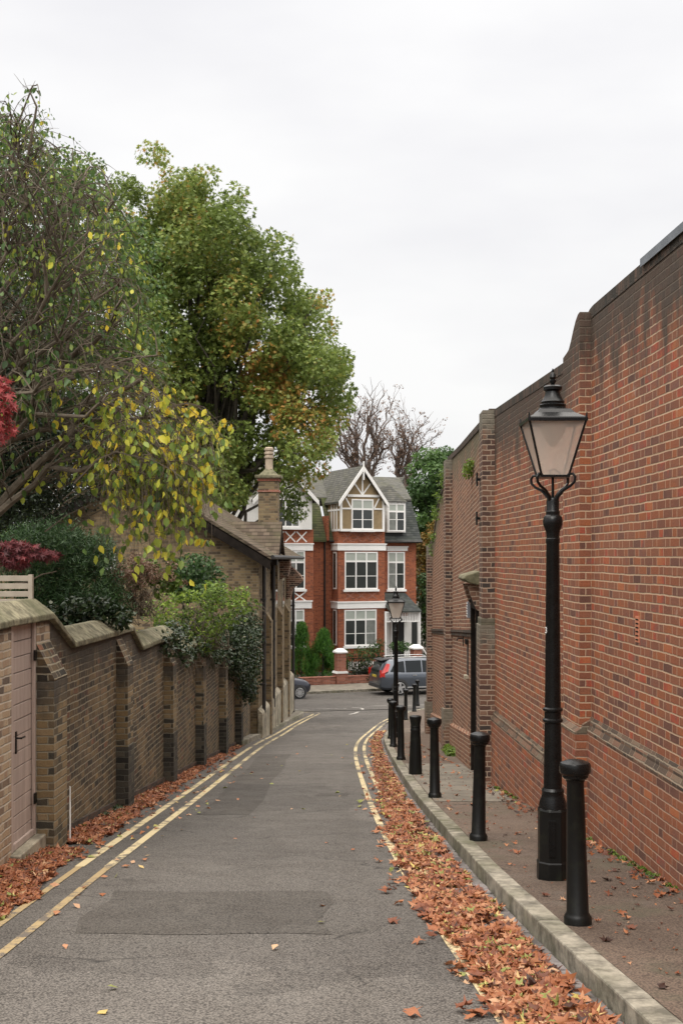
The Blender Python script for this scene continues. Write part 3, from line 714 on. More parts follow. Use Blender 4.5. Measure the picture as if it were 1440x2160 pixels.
# coping stones: weathered ridge profile, in separate blocks
prof = [(-.06, .0), (-.06, .06), (.13, .205), (.22, .205), (.41, .06), (.41, .0)]
ks = []
for (ya, za), (yb, zb) in zip(CP[:-1], CP[1:]):
    L = yb - ya; n = max(1, int(round(L / .75)))
    for i in range(n):
        a, b = i / n, (i+1) / n; g = .003 / L
        ks.append((ya + L*(a+g), za + (zb-za)*(a+g), ya + L*(b-g), za + (zb-za)*(b-g)))
for ya, za, yb, zb in ks:
    j = random.uniform(-.006, .006); n = len(prof)
    vs = [(ya-LY0, p[0]+j, za+p[1]+j) for p in prof] + [(yb-LY0, p[0]+j, zb+p[1]+j) for p in prof]
    mb.add(vs, [tuple(range(n))[::-1] if False else tuple(range(n)), tuple(range(n, 2*n))[::-1]] + [(i, i+n, (i+1) % n + n, (i+1) % n) for i in range(n)])
mb.build('coping', M['cope'], lw, bevel=.012)
for i, y in enumerate(bY):
    pr, L = (.17, .5) if i == 0 else (.15, .36)
    zt_ = ctop(y+.1) - (.22 if i == 0 else .05); zg = zr(y)
    mb = MB(); mb.wall([(y-LY0, zt_-.35, zg-.4), (y+L-LY0, zt_-.35, zg-.4)], -pr, .02)
    b = mb.build('buttress', M['buttress'], lw)
    mb = MB(); mb.prism([(.0, zt_), (.02, zt_), (.02, zt_-.35), (-pr-.004, zt_-.35), (-pr-.004, zt_-.34)], y-LY0-.004, y+L-LY0+.004, 'x'); mb.build('weathering', M['stock'], b)
    if i > 0:
        mb = MB(); mb.wall([(y-.012-LY0, zg+.80, zg-.4), (y+L+.012-LY0, zg+.80, zg-.4)], -pr-.012, .0); mb.build('plinth', M['blackbrick'], b)
mb = MB(); mb.wall([(y-LY0, zr(y)+.12, zr(y)-.4) for y in (12.1, 15, 18, 21, 24, 28, 33)], -.03, .01); mb.build('footing', M['mossbrick'], lw)
# garden gate
gt = thing('garden_gate', 'faded pinkish board gate in the left wall beside the first buttress', 'gate', (xl(11.0), 11.0, -2.66), math.atan2(1, .019))
H = 2.08
mb = MB()
z = .0; i = 0
while z < H - .02:
    h = min(.145, H - z); mb.box(-.37, .37, .035, .065 + random.uniform(0, .003), z+.004, z+h-.004); z += .145
lf = mb.build('boards', M['gatewood'], gt, bevel=.004)
mb = MB(); mb.box(-.40, -.33, .0, .03, 0, H+.03); mb.box(.345, .40, .0, .03, 0, H+.03); mb.box(-.33, .345, .0, .03, H-.04, H+.03); mb.box(-.33, .345, .006, .034, 0, .06); mb.build('frame', M['gatewood'], gt, bevel=.004)
mb = MB(); mb.box(-.29, -.26, -.012, .0, .88, 1.08); mb.tube([(-.275, -.01, 1.02), (-.275, -.055, 1.02), (-.17, -.055, 1.02)], .009, 6); mb.build('handle', M['iron'], gt)
for z in (.35, 1.72): mb = MB(); mb.box(.32, .40, -.01, .002, z-.05, z+.05); mb.build('hinge', M['iron'], gt)
mb = MB(); mb.box(-.44, .44, -.09, .2, -.22, -.005); mb.build('threshold', M['stone_pale'], gt, bevel=.012)
mb = MB(); mb.box(-.44, .43, .1, .14, -.2, H+.02); mb.build('backing', M['darkwood'], gt)
wp = thing('marker_pipe', 'thin white pipe standing upright against the first buttress', 'pipe', (-2.74, 11.98, zr(11.98)))
mb = MB(); mb.tube([(0, 0, -.05), (0, 0, .42)], .009, 8); mb.build('pipe', M['whitep'], wp); mb = MB(); mb.tube([(0, 0, .42), (0, 0, .58)], .0065, 8); mb.build('spike', M['whitep'], wp)
# slatted panel behind the wall
sf = thing('slatted_screen', 'pale slatted timber screen behind the wall above the gate', 'fence', (-3.29, 12.6, -2.9))
zt_ = -(1213-1175)/2500*12.6 + 2.9
mb = MB(); 
for k in range(10): mb.box(-2.4, -.03, -.012, .012, zt_-.065-k*.083, zt_-.006-k*.083)
mb.build('slats', M['palewood'], sf, bevel=.003)
for x in (-.03, -1.2, -2.44): mb = MB(); mb.box(x, x+.045, -.03, .03, 0, zt_+.005); mb.build('post', M['palewood'], sf, bevel=.003)

# ------------------------------------------------------------------ yellow brick cottage
co = thing('cottage', 'low yellow stock brick cottage with gabled clay tile roof behind the left wall', 'house', (-2.3, 33.0, 0), math.atan2(1, .038))
W_, L_ = 7.4, 11.2; zb_ = -5.7
mb = MB(); mb.prism([(0, zb_), (0, .22), (3.7, 2.27), (7.4, .22), (7.4, zb_)], 0, L_, 'x'); mb.build('walls', M['cottage'], co, top=9)
def slab(mb, x0, x1, ya, za, yb, zb, t):
    mb.hexa([(x0, ya, za-t), (x1, ya, za-t), (x1, yb, zb-t), (x0, yb, zb-t), (x0, ya, za), (x1, ya, za), (x1, yb, zb), (x0, yb, zb)])
mb = MB(); slab(mb, -.42, L_+.3, -.38, .02, 3.7, 2.49, .09)
slab(mb, -.42, L_+.3, 3.7, 2.49, 7.78, .02, .09); rf = mb.build('roof', M['claytile'], co)
for ya, za, yb, zb in ((-.36, -.1, 3.7, 2.37), (3.7, 2.37, 7.76, -.1)):
    mb = MB(); slab(mb, -.40, -.34, ya, za, yb, zb, .26); mb.build('bargeboard', M['darkwood'], rf)
    mb = MB(); slab(mb, -.34, .0, ya, za+.02, yb, zb+.02, .05); slab(mb, -.03, .02, ya+.3, za+.2, yb, zb-.02, .3) if ya < 0 else None; mb.build('soffit', M['darkwood'], rf)
mb = MB(); mb.tube([(-.42, 3.7, 2.51), (L_+.3, 3.7, 2.51)], .09, 8); mb.build('ridge_tiles', M['claytile'], rf)
mb = MB(); mb.tube([(-.4, -.42, .0), (L_+.3, -.42, -.03)], .06, 8); mb.build('gutter', M['drain'], co)
# small cross gable over the street
mb = MB(); mb.prism([(2.5, -.4), (2.5, .1), (3.4, .95), (4.3, .1), (4.3, -.4)], -.02, 1.2, 'y'); mb.build('cross_gable', M['cottage'], co)
mb = MB()
for a, b in ((2.35, 3.4), (4.45, 3.4)):
    mb.hexa([(a, -.35, .0), (b, -.35, 1.0), (b, 2.2, 1.0), (a, 2.2, .0), (a, -.35, .08), (b, -.35, 1.09), (b, 2.2, 1.09), (a, 2.2, .08)] if a < b else
            [(b, -.35, 1.0), (a, -.35, .0), (a, 2.2, .0), (b, 2.2, 1.0), (b, -.35, 1.09), (a, -.35, .08), (a, 2.2, .08), (b, 2.2, 1.09)])
cg = mb.build('cross_roof', M['claytile'], co)
mb = MB(); mb.hexa([(2.35, -.37, -.14), (3.4, -.37, .86), (3.4, -.33, .86), (2.35, -.33, -.14), (2.35, -.37, .02), (3.4, -.37, 1.03), (3.4, -.33, 1.03), (2.35, -.33, .02)]); mb.build('bargeboard', M['darkwood'], cg)
def chimney(parent, x, y, w_, d, z0, z1, pots, mat=None):
    mb = MB(); mb.box(x-w_, x+w_, y-d, y+d, z0, z1); c = mb.build('chimney', mat or M['cottage'], parent, top=z1)
    mb = MB(); mb.box(x-w_-.03, x+w_+.03, y-d-.03, y+d+.03, z1-.42, z1-.36); mb.box(x-w_-.03, x+w_+.03, y-d-.03, y+d+.03, z1-.08, z1-.0); mb.build('brick_band', M['gardenbrick'], c)
    mb = MB(); e_ = .09
    mb.hexa([(x-w_-e_, y-d-e_, z1), (x+w_+e_, y-d-e_, z1), (x+w_+e_, y+d+e_, z1), (x-w_-e_, y+d+e_, z1), (x-w_*.3, y-d*.3, z1+.32), (x+w_*.3, y-d*.3, z1+.32), (x+w_*.3, y+d*.3, z1+.32), (x-w_*.3, y+d*.3, z1+.32)])
    mb.box(x-w_-e_-.01, x+w_+e_+.01, y-d-e_-.01, y+d+e_+.01, z1-.0+.002, z1+.10); mb.build('cap', M['cope'], c, bevel=.02)
    for px, py in pots:
        mb = MB(); mb.lathe([(.13, 0), (.135, .05), (.12, .10), (.12, .40), (.15, .42), (.15, .47), (.125, .49), (.125, .52), (.15, .54), (.15, .59), (.12, .61), (.12, .64), (.145, .66), (.145, .72), (.10, .76)], 14, (px, py, z1+.22)); mb.build('chimney_pot', M['pot'], c, smooth=True)
    return c
chimney(co, 3.7, .08, .30, .30, -1.0, 2.42, [(3.7, .08)])
chimney(co, 3.0, 2.9, .36, .34, 1.2, 3.15, [(2.85, 2.9), (3.15, 2.9)])
# street side: pipes, window slits, plinth, carved hood
mb = MB(); mb.box(-.1, L_+.02, -.12, .02, zb_, -4.35); mb.prism([(-.12, -4.35), (.02, -4.2), (.02, -4.35)], -.1, L_+.02, 'x'); mb.build('stone_plinth', M['stone_pale'], co, bevel=.02)
for x, z0, z1 in ((.55, -4.4, -.1), (3.35, -4.6, -.2), (L_-.15, -5.9, -.7)):
    mb = MB(); mb.tube([(x, -.09, z1), (x, -.09, z0)], .055, 8); dp = mb.build('drainpipe', M['drain'], co)
    mb = MB(); mb.box(x-.12, x+.12, -.22, -.02, z1-.05, z1+.22); mb.build('hopper', M['drain'], dp, bevel=.02)
    for z in (z1-1.1, z1-2.3, z1-3.5): mb = MB(); mb.box(x-.085, x+.085, -.15, .0, z-.03, z+.03); mb.build('clamp', M['drain'], dp)
for x0, x1, z0, z1 in ((4.6, 5.3, -1.6, -.6), (6.6, 7.6, -4.0, -2.9), (7.2, 7.9, -1.7, -.7)):
    mb = MB(); mb.box(x0, x1, -.035, .02, z0, z1); f_ = mb.build('window', M['stone_pale'], co)
    mb = MB(); mb.box(x0+.1, x1-.1, -.04, .0, z0+.1, z1-.1); mb.build('pane', M['glassd'], f_)
for x in (2.2, 5.9, 8.6):
    mb = MB(); mb.box(x-.25, x+.25, -.16, .02, zb_, -1.9); mb.prism([(-.16, -1.9), (.02, -1.6), (.02, -1.9)], x-.25, x+.25, 'x'); mb.build('pilaster', M['cottage'], co)
mb = MB(); mb.prism([(-.02, -1.5), (-.15, -1.45), (-.25, -1.1), (-.5, -.95), (-.62, -.80), (-.5, -.62), (-.3, -.42), (.02, -.2)], 8.9, 9.35, 'x'); mb.build('carved_hood', M['oldpier'], co, bevel=.03)
mb = MB(); mb.prism([(-.02, -.75), (-.30, -.62), (-.38, -.25), (-.30, .05), (.02, .15)], 6.3, 6.7, 'x'); mb.build('corbel', M['oldpier'], co, bevel=.03)
# window on the gable end
mb = MB(); mb.box(-.06, .02, 4.0, 4.35, -.35, .15); f_ = mb.build('window', M['whitep'], co); mb = MB(); mb.box(-.065, .0, 4.04, 4.31, -.31, .11); mb.build('pane', M['blind'], f_)

# ------------------------------------------------------------------ street lamps
def lamp(loc, label):
    t = thing('street_lamp', label, 'street lamp', loc, 0, 'black gas-style street lamps on the right-hand pavement')
    o8 = R(22.5)
    mb = MB(); mb.lathe([(.128, -.05), (.128, .14), (.120, .15), (.118, .50), (.122, .54), (.112, .56)], 8, ph=o8); mb.build('base', M['ironworn'], t, bevel=.006)
    mb = MB(); mb.lathe([(.110, .555), (.104, .60), (.090, .64), (.084, .67), (.088, .69), (.076, .71)], 16); mb.build('shoulder', M['iron'], t, smooth=True)
    mb = MB(); mb.lathe([(.072, .70), (.064, 1.215), (.078, 1.225), (.078, 1.24), (.065, 1.25), (.065, 1.30), (.077, 1.31), (.077, 1.325), (.062, 1.335), (.0505, 2.60), (.054, 2.61), (.054, 2.64), (.050, 2.645), (.052, 2.68), (.056, 2.70), (.074, 2.745), (.078, 2.775), (.070, 2.81), (.053, 2.825), (.055, 2.85), (.048, 2.86), (.050, 2.93), (.040, 2.955)], 20); mb.build('column', M['iron'], t, smooth=True)
    mb = MB(); mb.box(-.055, .0, -.124, -.118, .2, .48); mb.build('door_panel', M['iron'], t, bevel=.003)
    mb = MB(); mb.tube([(0, 0, 2.9), (0, 0, 3.12)], .011, 8); mb.build('stem', M['iron'], t)
    for a in (45, 135, 225, 315):
        ca, sa = math.cos(R(a)), math.sin(R(a)); pr = [(.03, 2.92), (.045, 2.965), (.10, 3.015), (.165, 3.045), (.20, 3.075), (.205, 3.11), (.185, 3.135), (.15, 3.135), (.125, 3.12)]
        mb = MB(); mb.tube([(r*ca, r*sa, z) for r, z in pr], [.017, .015, .012, .011, .011, .011, .011, .010, .009], 7); mb.build('bracket', M['iron'], t, smooth=True)
    b, tp, z0, z1 = .104, .215, 3.125, 3.53
    mb = MB(); mb.box(-b-.01, b+.01, -b-.01, b+.01, z0-.014, z0+.004)
    mb.box(-tp-.012, tp+.012, -tp-.012, -tp+.010, z1, z1+.025); mb.box(-tp-.012, tp+.012, tp-.010, tp+.012, z1, z1+.025); mb.box(-tp-.012, -tp+.01, -tp+.01, tp-.01, z1, z1+.025); mb.box(tp-.01, tp+.012, -tp+.01, tp-.01, z1, z1+.025)
    for sx in (-1, 1):
        for sy in (-1, 1): mb.tube([(sx*b, sy*b, z0), (sx*tp, sy*tp, z1+.01)], .009, 6)
    fr = mb.build('lantern_frame', M['iron'], t)
    for k in range(4):
        ca, sa = round(math.cos(k*math.pi/2)), round(math.sin(k*math.pi/2))
        def rt(x, y, z): return (x*ca - y*sa, x*sa + y*ca, z)
        bb, tt = b-.004, tp-.004
        mb = MB(); mb.add([rt(-bb, -bb, z0+.005), rt(bb, -bb, z0+.005), rt(tt, -tt, z1), rt(-tt, -tt, z1)], [(0, 1, 2, 3)]); mb.build('glass_pane', M['lampglass'], fr)
    mb = MB(); mb.lathe([(tp*1.44, z1+.025), (tp*1.40, z1+.035), (.20, z1+.075), (.165, z1+.105)], 4, ph=R(45))
    rf_ = mb.build('roof', M['iron'], t)
    for sx in (-1, 1):
        for sy in (-1, 1): mb = MB(); mb.tube([(sx*tp, sy*tp, z1+.02), (sx*(tp+.004), sy*(tp+.004), z1+.065)], [.011, .004], 6); mb.build('corner_spike', M['iron'], rf_)
    mb = MB(); mb.lathe([(.118, z1+.09), (.112, z1+.115), (.098, z1+.125), (.104, z1+.145), (.088, z1+.155), (.092, z1+.17), (.080, z1+.185), (.060, z1+.225), (.055, z1+.25), (.072, z1+.262), (.074, z1+.285), (.060, z1+.297), (.020, z1+.30)], 18); mb.build('chimney_cowl', M['iron'], t, smooth=True)
    mb = MB(); mb.lathe([(.012, z1+.298), (.014, z1+.31), (.026, z1+.325), (.026, z1+.34), (.018, z1+.345), (.026, z1+.36), (.020, z1+.385), (.010, z1+.40), (.011, z1+.41), (.003, z1+.43)], 12); mb.build('finial', M['iron'], t, smooth=True)
    mb = MB(); mb.lathe([(.10, z1-.0), (.095, z1-.06), (.07, z1-.10), (.035, z1-.16), (.012, z1-.18)], 14); mb.build('burner', M['pot'], t, smooth=True)
    mb = MB(); mb.tube([(-.02, 0, z0), (-.02, 0, z0+.04), (.01, 0, z0+.055), (.05, 0, z0+.03), (.06, 0, z0)], .006, 6); mb.build('gas_pipe', M['iron'], t)
    return t
gm = Mt('milky_lantern_glass'); pg = gm.n('ShaderNodeBsdfPrincipled'); pg.inputs['Base Color'].default_value = (.98, .90, .82, 1); pg.inputs['Roughness'].default_value = .12
tg = gm.n('ShaderNodeBsdfTranslucent'); tg.inputs[0].default_value = (1, .95, .88, 1); tt_ = gm.n('ShaderNodeBsdfTransparent'); tt_.inputs[0].default_value = (.97, .93, .88, 1)
ma_ = gm.n('ShaderNodeMixShader'); ma_.inputs[0].default_value = .5; mb_ = gm.n('ShaderNodeMixShader'); mb_.inputs[0].default_value = .52
gm.nt.links.new(pg.outputs[0], ma_.inputs[1]); gm.nt.links.new(tg.outputs[0], ma_.inputs[2]); gm.nt.links.new(ma_.outputs[0], mb_.inputs[1]); gm.nt.links.new(tt_.outputs[0], mb_.inputs[2])
og = gm.n('ShaderNodeOutputMaterial'); gm.nt.links.new(mb_.outputs[0], og.inputs[0]); M['lampglass'] = gm.m
l1 = lamp((1.636, 9.19, zp(9.19)-.005), 'near black street lamp with milky glass lantern standing behind the front bollard')
# painted numerals on the post
def text(name, s, size, loc, rot, mat, parent):
    cu = bpy.data.curves.new(name, 'FONT'); cu.body = s; cu.size = size; cu.extrude = .0008; cu.align_x = 'CENTER'; cu.align_y = 'CENTER'
    o = bpy.data.objects.new(name, cu); C.objects.link(o)
    me = bpy.data.meshes.new_from_object(o); bpy.data.objects.remove(o); me.materials.append(mat)
    o = bpy.data.objects.new(name, me); C.objects.link(o); o.parent = parent; o.location = loc; o.rotation_euler = rot; return o
a_ = R(-158)
text('numeral', '3', .07, (.0615*math.cos(a_), .0615*math.sin(a_), 1.93), (R(90), 0, a_ + R(90)), M['whitep'], l1)
l2 = copy_tree(l1); l2.location = (1.42, 31.0, zp(31)-.005)
for c in list(bpy.data.objects):
    if c.parent == l2 and c.name.startswith('numeral'): bpy.data.objects.remove(c)
l2['label'] = 'distant black street lamp beyond the bollards, in front of the red house porch'

# ------------------------------------------------------------------ bollards
def bollard_a(loc, label):
    t = thing('bollard', label, 'bollard', loc, random.uniform(0, 1), 'black iron bollards along the kerb')
    mb = MB(); mb.lathe([(.088, -.03), (.088, .045), (.080, .06), (.070, .075), (.0545, .895), (.060, .905), (.060, .918), (.056, .925)], 12); mb.build('shaft', M['ironworn'], t, smooth=True)
    mb = MB(); mb.lathe([(.070, .918), (.082, .928), (.084, .945), (.094, .952), (.099, .965), (.099, 1.005), (.092, 1.02), (.05, 1.036), (.008, 1.042)], 12); mb.build('cap', M['iron'], t, smooth=True)
    return t
bl = [(1.493, 7.5, 'front bollard at the right, overlapping the foot of the near street lamp'), (1.31, 11.36, 'second bollard from the front, mushroom cap against the wall base'),
      (1.212, 15.4, 'third bollard from the front, between the flared bollard and the brick wall'), None,
      (1.126, 22.5, 'bollard just left of the flared one, standing close behind it'), (1.166, 26.7, 'bollard in the overlapping cluster below the distant lamp, front one of the two leftmost'),
      (1.256, 30.3, 'leftmost bollard, mostly hidden behind another below the distant lamp'), (2.16, 40.0, 'slim far bollard just right of the distant lamp, left of the last three'),
      (2.72, 44.4, 'middle one of the last three bollards by the parked grey car'), (3.42, 53.0, 'farthest bollard, rightmost of the last three by the grey car')]
b0 = None
for i, q in enumerate(bl):
    if q is None: continue
    X, Y, lab = q; z = zp(Y)
    if i == 9: X, Y = 3.12, 48.6; z = zp(Y)
    if b0 is None: b0 = b = bollard_a((X, Y, z), lab)
    else: b = copy_tree(b0)
    b.location = (X, Y, z); b['label'] = lab; b.rotation_euler = (R(random.uniform(-1, 1)), R(random.uniform(-1, 1)), random.uniform(0, 1))
t = thing('bollard', 'flared cannon-shaped bollard with flat wide top, fourth from the front', 'bollard', (1.19, 19.1, zp(19.1)), 0, 'black iron bollards along the kerb')
mb = MB(); mb.lathe([(.110, -.03), (.108, .04), (.098, .30), (.084, .60), (.080, .70), (.084, .71), (.084, .725), (.080, .735), (.078, .80), (.092, .885), (.097, .90), (.097, .935), (.085, .945), (.02, .955)], 12); mb.build('shaft', M['ironworn'], t, smooth=True)
mb = MB(); mb.lathe([(.081, .765), (.083, .77), (.083, .78), (.081, .785)], 12); mb.build('ring', M['iron'], t)

# ------------------------------------------------------------------ cars
def paintmat(name, col, metal=.6):
    m = Mt(name); f = m.noise(3, 3, m.obj()); return m.out(m.mix(f, col, [q*.8 for q in col]), .28, None, metal, .5, .8)
M['greycar'] = paintmat('grey_metallic_paint', (.075, .088, .11), .5); M['navycar'] = paintmat('dark_blue_grey_paint', (.035, .038, .055), .4)
M['carglass'] = (lambda m: m.out((.012, .015, .017), .12, None, 0, .35))(Mt('tinted_car_glass'))
M['tail'] = (lambda m: m.out((.50, .02, .015), .2, None, 0, .5, .6))(Mt('red_tail_lens'))
M['plate'] = plain('yellow_plate', (.60, .45, .06), .5, .05); M['alloy'] = plain('silver_alloy', (.50, .50, .50), .35, .1, 6, metal=.7)
M['trim'] = plain('grey_plastic_trim', (.035, .036, .038), .6, .1)
M['headlens'] = plain('clear_headlight', (.55, .57, .6), .15, .05)
def car(name, label, loc, rz, L, hw, st, wheels, wr, paint, wins, group=None, spokes=5, pitch=0.):
    """st: stations x, zbot, zbelt, zroof, half width, roof half width"""
    t = thing(name, label, 'car', loc, rz, group); t.rotation_euler = (0, pitch, rz)
    rows = []
    for (x, zb, zl, zt_, w_, rw_) in st:
        rows.append([(x, 0, zb), (x, w_-.12, zb), (x, w_-.02, zb+.10), (x, w_, zb+.30), (x, w_-.005, (zb+.3+zl)/2+.03), (x, w_-.035, zl-.03), (x, w_-.06, zl), (x, rw_+.02, zt_-.07), (x, rw_-.06, zt_-.012), (x, rw_*.5, zt_+.01), (x, 0, zt_+.015)])
    n = len(rows[0]); mb = MB()
    for r in rows: mb.v += r
    for r in rows: mb.v += [(a, -b, c) for a, b, c in r]
    K = len(rows)*n
    for i in range(len(rows)-1):
        for j in range(n-1):
            a = i*n+j; mb.f.append([a, a+1, a+n+1, a+n][::-1] if False else [a, a+n, a+n+1, a+1][::-1]); mb.mi.append(0)
            b = K+a; mb.f.append([b, b+n, b+n+1, b+1]); mb.mi.append(0)
    for (i, rev) in ((0, 0), (len(rows)-1, 1)):
        f = [i*n+j for j in range(n)] + [K+i*n+j for j in range(n-2, 0, -1)]
        mb.f.append(f if rev else f[::-1]); mb.mi.append(0)
    body = mb.build('body', paint, t, smooth=True)
    def surf(x, k, s):    # k: 0 at belt, 1 at roof edge
        X = [q[0] for q in st]
        zl = np.interp(x, X, [q[2] for q in st]); zt2 = np.interp(x, X, [q[3] for q in st]); w2 = np.interp(x, X, [q[4] for q in st])-.06; r2 = np.interp(x, X, [q[5] for q in st])+.02
        return (x, s*(w2 + (r2-w2)*k + .012), zl + (zt2-.07-zl)*k)
    for s in (-1, 1):
        for wpoly in wins:
            vs = [surf(x, k, s) for x, k in wpoly]; mb = MB(); mb.add(vs, [tuple(range(len(vs))) if s < 0 else tuple(range(len(vs)))[::-1]]); mb.build('side_window', M['carglass'], t)
        for x in wheels:
            mb = MB(); mb.wheel([(wr+.05, -.01), (wr+.05, .03)], 28, (x, s*(hw-.005) - .01, wr+.02)); mb.build('wheel_arch', M['trim'], t)
            y_ = s*(hw-.09)
            mb = MB(); mb.wheel([(wr*.7, -.115), (wr-.03, -.115), (wr, -.08), (wr, .08), (wr-.03, .115), (wr*.7, .115)], 28, (x, y_, wr)); wh = mb.build('wheel', M['black'], t, smooth=True)
            mb = MB(); mb.wheel([(wr*.70, -.119), (wr*.70, .119)], 24, (x, y_, wr)); mb.build('rim_well', M['black'], wh)
            mb = MB(); q = y_ + s*.122
            for k in range(spokes):
                a = 2*math.pi*k/spokes + .3; ca, sa = math.cos(a), math.sin(a); hw_ = .045 if spokes < 8 else .018
                P = [(x + ca*.04 - sa*hw_, wr + sa*.04 + ca*hw_), (x + ca*wr*.69 - sa*hw_*1.25, wr + sa*wr*.69 + ca*hw_*1.25), (x + ca*wr*.69 + sa*hw_*1.25, wr + sa*wr*.69 - ca*hw_*1.25), (x + ca*.04 + sa*hw_, wr + sa*.04 - ca*hw_)]
                mb.prism(P, q-.008, q+.008, 'y')
            mb.tube([(x + wr*.68*math.cos(k*.2618), q, wr + wr*.68*math.sin(k*.2618)) for k in range(25)], .016, 6, cap=False)
            mb.wheel([(.07, -.012), (.07, .012)], 14, (x, q, wr)); mb.build('rim', M['alloy'], wh)
    return t, body
# large grey estate / off-roader
st = [(0, .42, .95, .99, .80, .62), (.05, .34, 1.03, 1.28, .90, .66), (.22, .30, 1.08, 1.56, .93, .67), (.45, .28, 1.09, 1.72, .95, .68), (1.2, .27, 1.08, 1.765, .96, .69), (2.2, .27, 1.07, 1.77, .96, .70), (2.9, .27, 1.06, 1.72, .96, .69), (3.3, .27, 1.05, 1.52, .96, .70), (3.72, .27, 1.03, 1.16, .955, .74), (4.4, .27, .98, 1.06, .94, .74), (4.8, .30, .86, .96, .88, .70), (4.93, .36, .70, .78, .78, .60)]
wins = [[(.50, .12), (1.25, .06), (1.25, .93), (.80, .90)], [(1.31, .06), (2.12, .06), (2.12, .95), (1.31, .95)], [(2.18, .06), (3.22, .06), (2.95, .80), (2.72, .95), (2.18, .95)]]
su, _ = car('parked_car', 'blue-grey estate car with tall red tail lights parked by the red house porch', (0, 0, 0), R(17), 4.93, .96, st, (.98, 3.96), .37, M['greycar'], wins)
cY = 57.3; cX = 2.83
C2, S2 = math.cos(R(17)), math.sin(R(17))
su.location = (cX - .98*C2 - .96*S2, cY - .98*S2 + .96*C2, zr(57.5) + .003)
for s in (-1, 1):
    mb = MB(); P = [(.055, .96), (.20, .90), (.22, 1.12), (.40, 1.20), (.52, 1.52), (.36, 1.56), (.16, 1.30), (.04, 1.10)]
    vs = []
    for x, z in P:
        w_ = .96 if z < 1.1 else .96 - (z-1.1)*.42
        w_ = min(w_, .90 + x*.15) ; vs.append((x, s*(w_+.012), z))
    n = len(vs); mb.add(vs + [(v[0]+.02, v[1]-s*.14, v[2]) for v in vs], [tuple(range(n)) if s < 0 else tuple(range(n))[::-1]] + [(i, i+n, (i+1) % n+n, (i+1) % n) for i in range(n)]); mb.build('tail_light', M['tail'], su)
    mb = MB(); mb.box(-.012, .06, s*.86-.05, s*.86+.05, .90, 1.25); mb.build('tail_light', M['tail'], su)
    mb = MB(); mb.tube([(.7, s*.66, 1.79), (1.0, s*.66, 1.825), (2.6, s*.66, 1.825), (2.9, s*.66, 1.765)], .017, 6); mb.build('roof_rail', M['alloy'], su)
    mb = MB(); mb.box(1.35, 3.6, s*.965-.012, s*.965+.012, .36, .42); mb.build('sill_trim', M['alloy'], su)
    for x in (1.62, 2.55): mb = MB(); mb.box(x, x+.22, s*.975-.015, s*.975+.015, .96, .985); mb.build('door_handle', M['alloy'], su)
    mb = MB(); mb.prism([(.0, 0), (.2, .02), (.18, .16), (.02, .15)], s*1.06-.09, s*1.06+.09, 'y'); o = mb.build('mirror', M['greycar'], su); o.location = (3.0, 0, 1.08)
mb = MB(); mb.add([(.035, -.60, 1.14), (.235, -.56, 1.56), (.235, .56, 1.56), (.035, .60, 1.14)], [(0, 3, 2, 1)]); mb.v = [(x-.035, y, z) for x, y, z in mb.v]; mb.build('rear_window', M['carglass'], su)
mb = MB(); mb.box(-.03, .0, -.27, .27, .86, .97); mb.build('number_plate', M['plate'], su)
mb = MB(); mb.box(-.05, .15, -.80, .80, .36, .56); mb.build('rear_bumper', M['trim'], su, bevel=.03)
mb = MB(); mb.hexa([(.14, -.60, 1.66), (.5, -.62, 1.70), (.5, .62, 1.70), (.14, .60, 1.66), (.12, -.60, 1.69), (.5, -.64, 1.75), (.5, .64, 1.75), (.12, .60, 1.69)]); mb.build('spoiler', M['black'], su)
# small dark city car
st2 = [(0, .40, .85, .90, .62, .45), (.06, .30, .95, 1.12, .74, .52), (.3, .24, .98, 1.36, .79, .56), (.8, .22, .98, 1.47, .81, .57), (1.5, .22, .97, 1.49, .81, .58), (2.0, .22, .96, 1.43, .81, .58), (2.45, .22, .95, 1.20, .81, .60), (2.75, .22, .92, .99, .80, .62), (3.15, .24, .84, .90, .77, .60), (3.42, .28, .72, .78, .68, .50), (3.55, .34, .58, .62, .55, .40)]
wins2 = [[(.45, .12), (1.05, .08), (1.05, .92), (.7, .88)], [(1.12, .08), (2.35, .08), (2.1, .75), (1.85, .93), (1.12, .93)]]
fi, _ = car('parked_car', 'small dark blue-grey city car with only its nose showing past the cottage', (0, 0, 0), R(22), 3.55, .81, st2, (.60, 2.90), .30, M['navycar'], wins2, spokes=12)
wX, wY = (631.7-720)/2500*55.3, 55.3
fi.location = (wX - 2.9*CT - .81*ST, wY - 2.9*ST + .81*CT, zr(55.3) + .003)
for s in (-1, 1):
    mb = MB(); mb.wheel([(.09, -.02), (.09, .03)], 16, (3.22, s*.60, .74)); o = mb.build('headlight', M['headlens'], fi, smooth=True)
mb = MB(); mb.add([(2.03, -.53, 1.42), (2.68, -.60, 1.00), (2.68, .60, 1.00), (2.03, .53, 1.42)], [(0, 1, 2, 3)]); mb.v = [(x+.02, y, z+.025) for x, y, z in mb.v]; mb.build('windscreen', M['carglass'], fi)
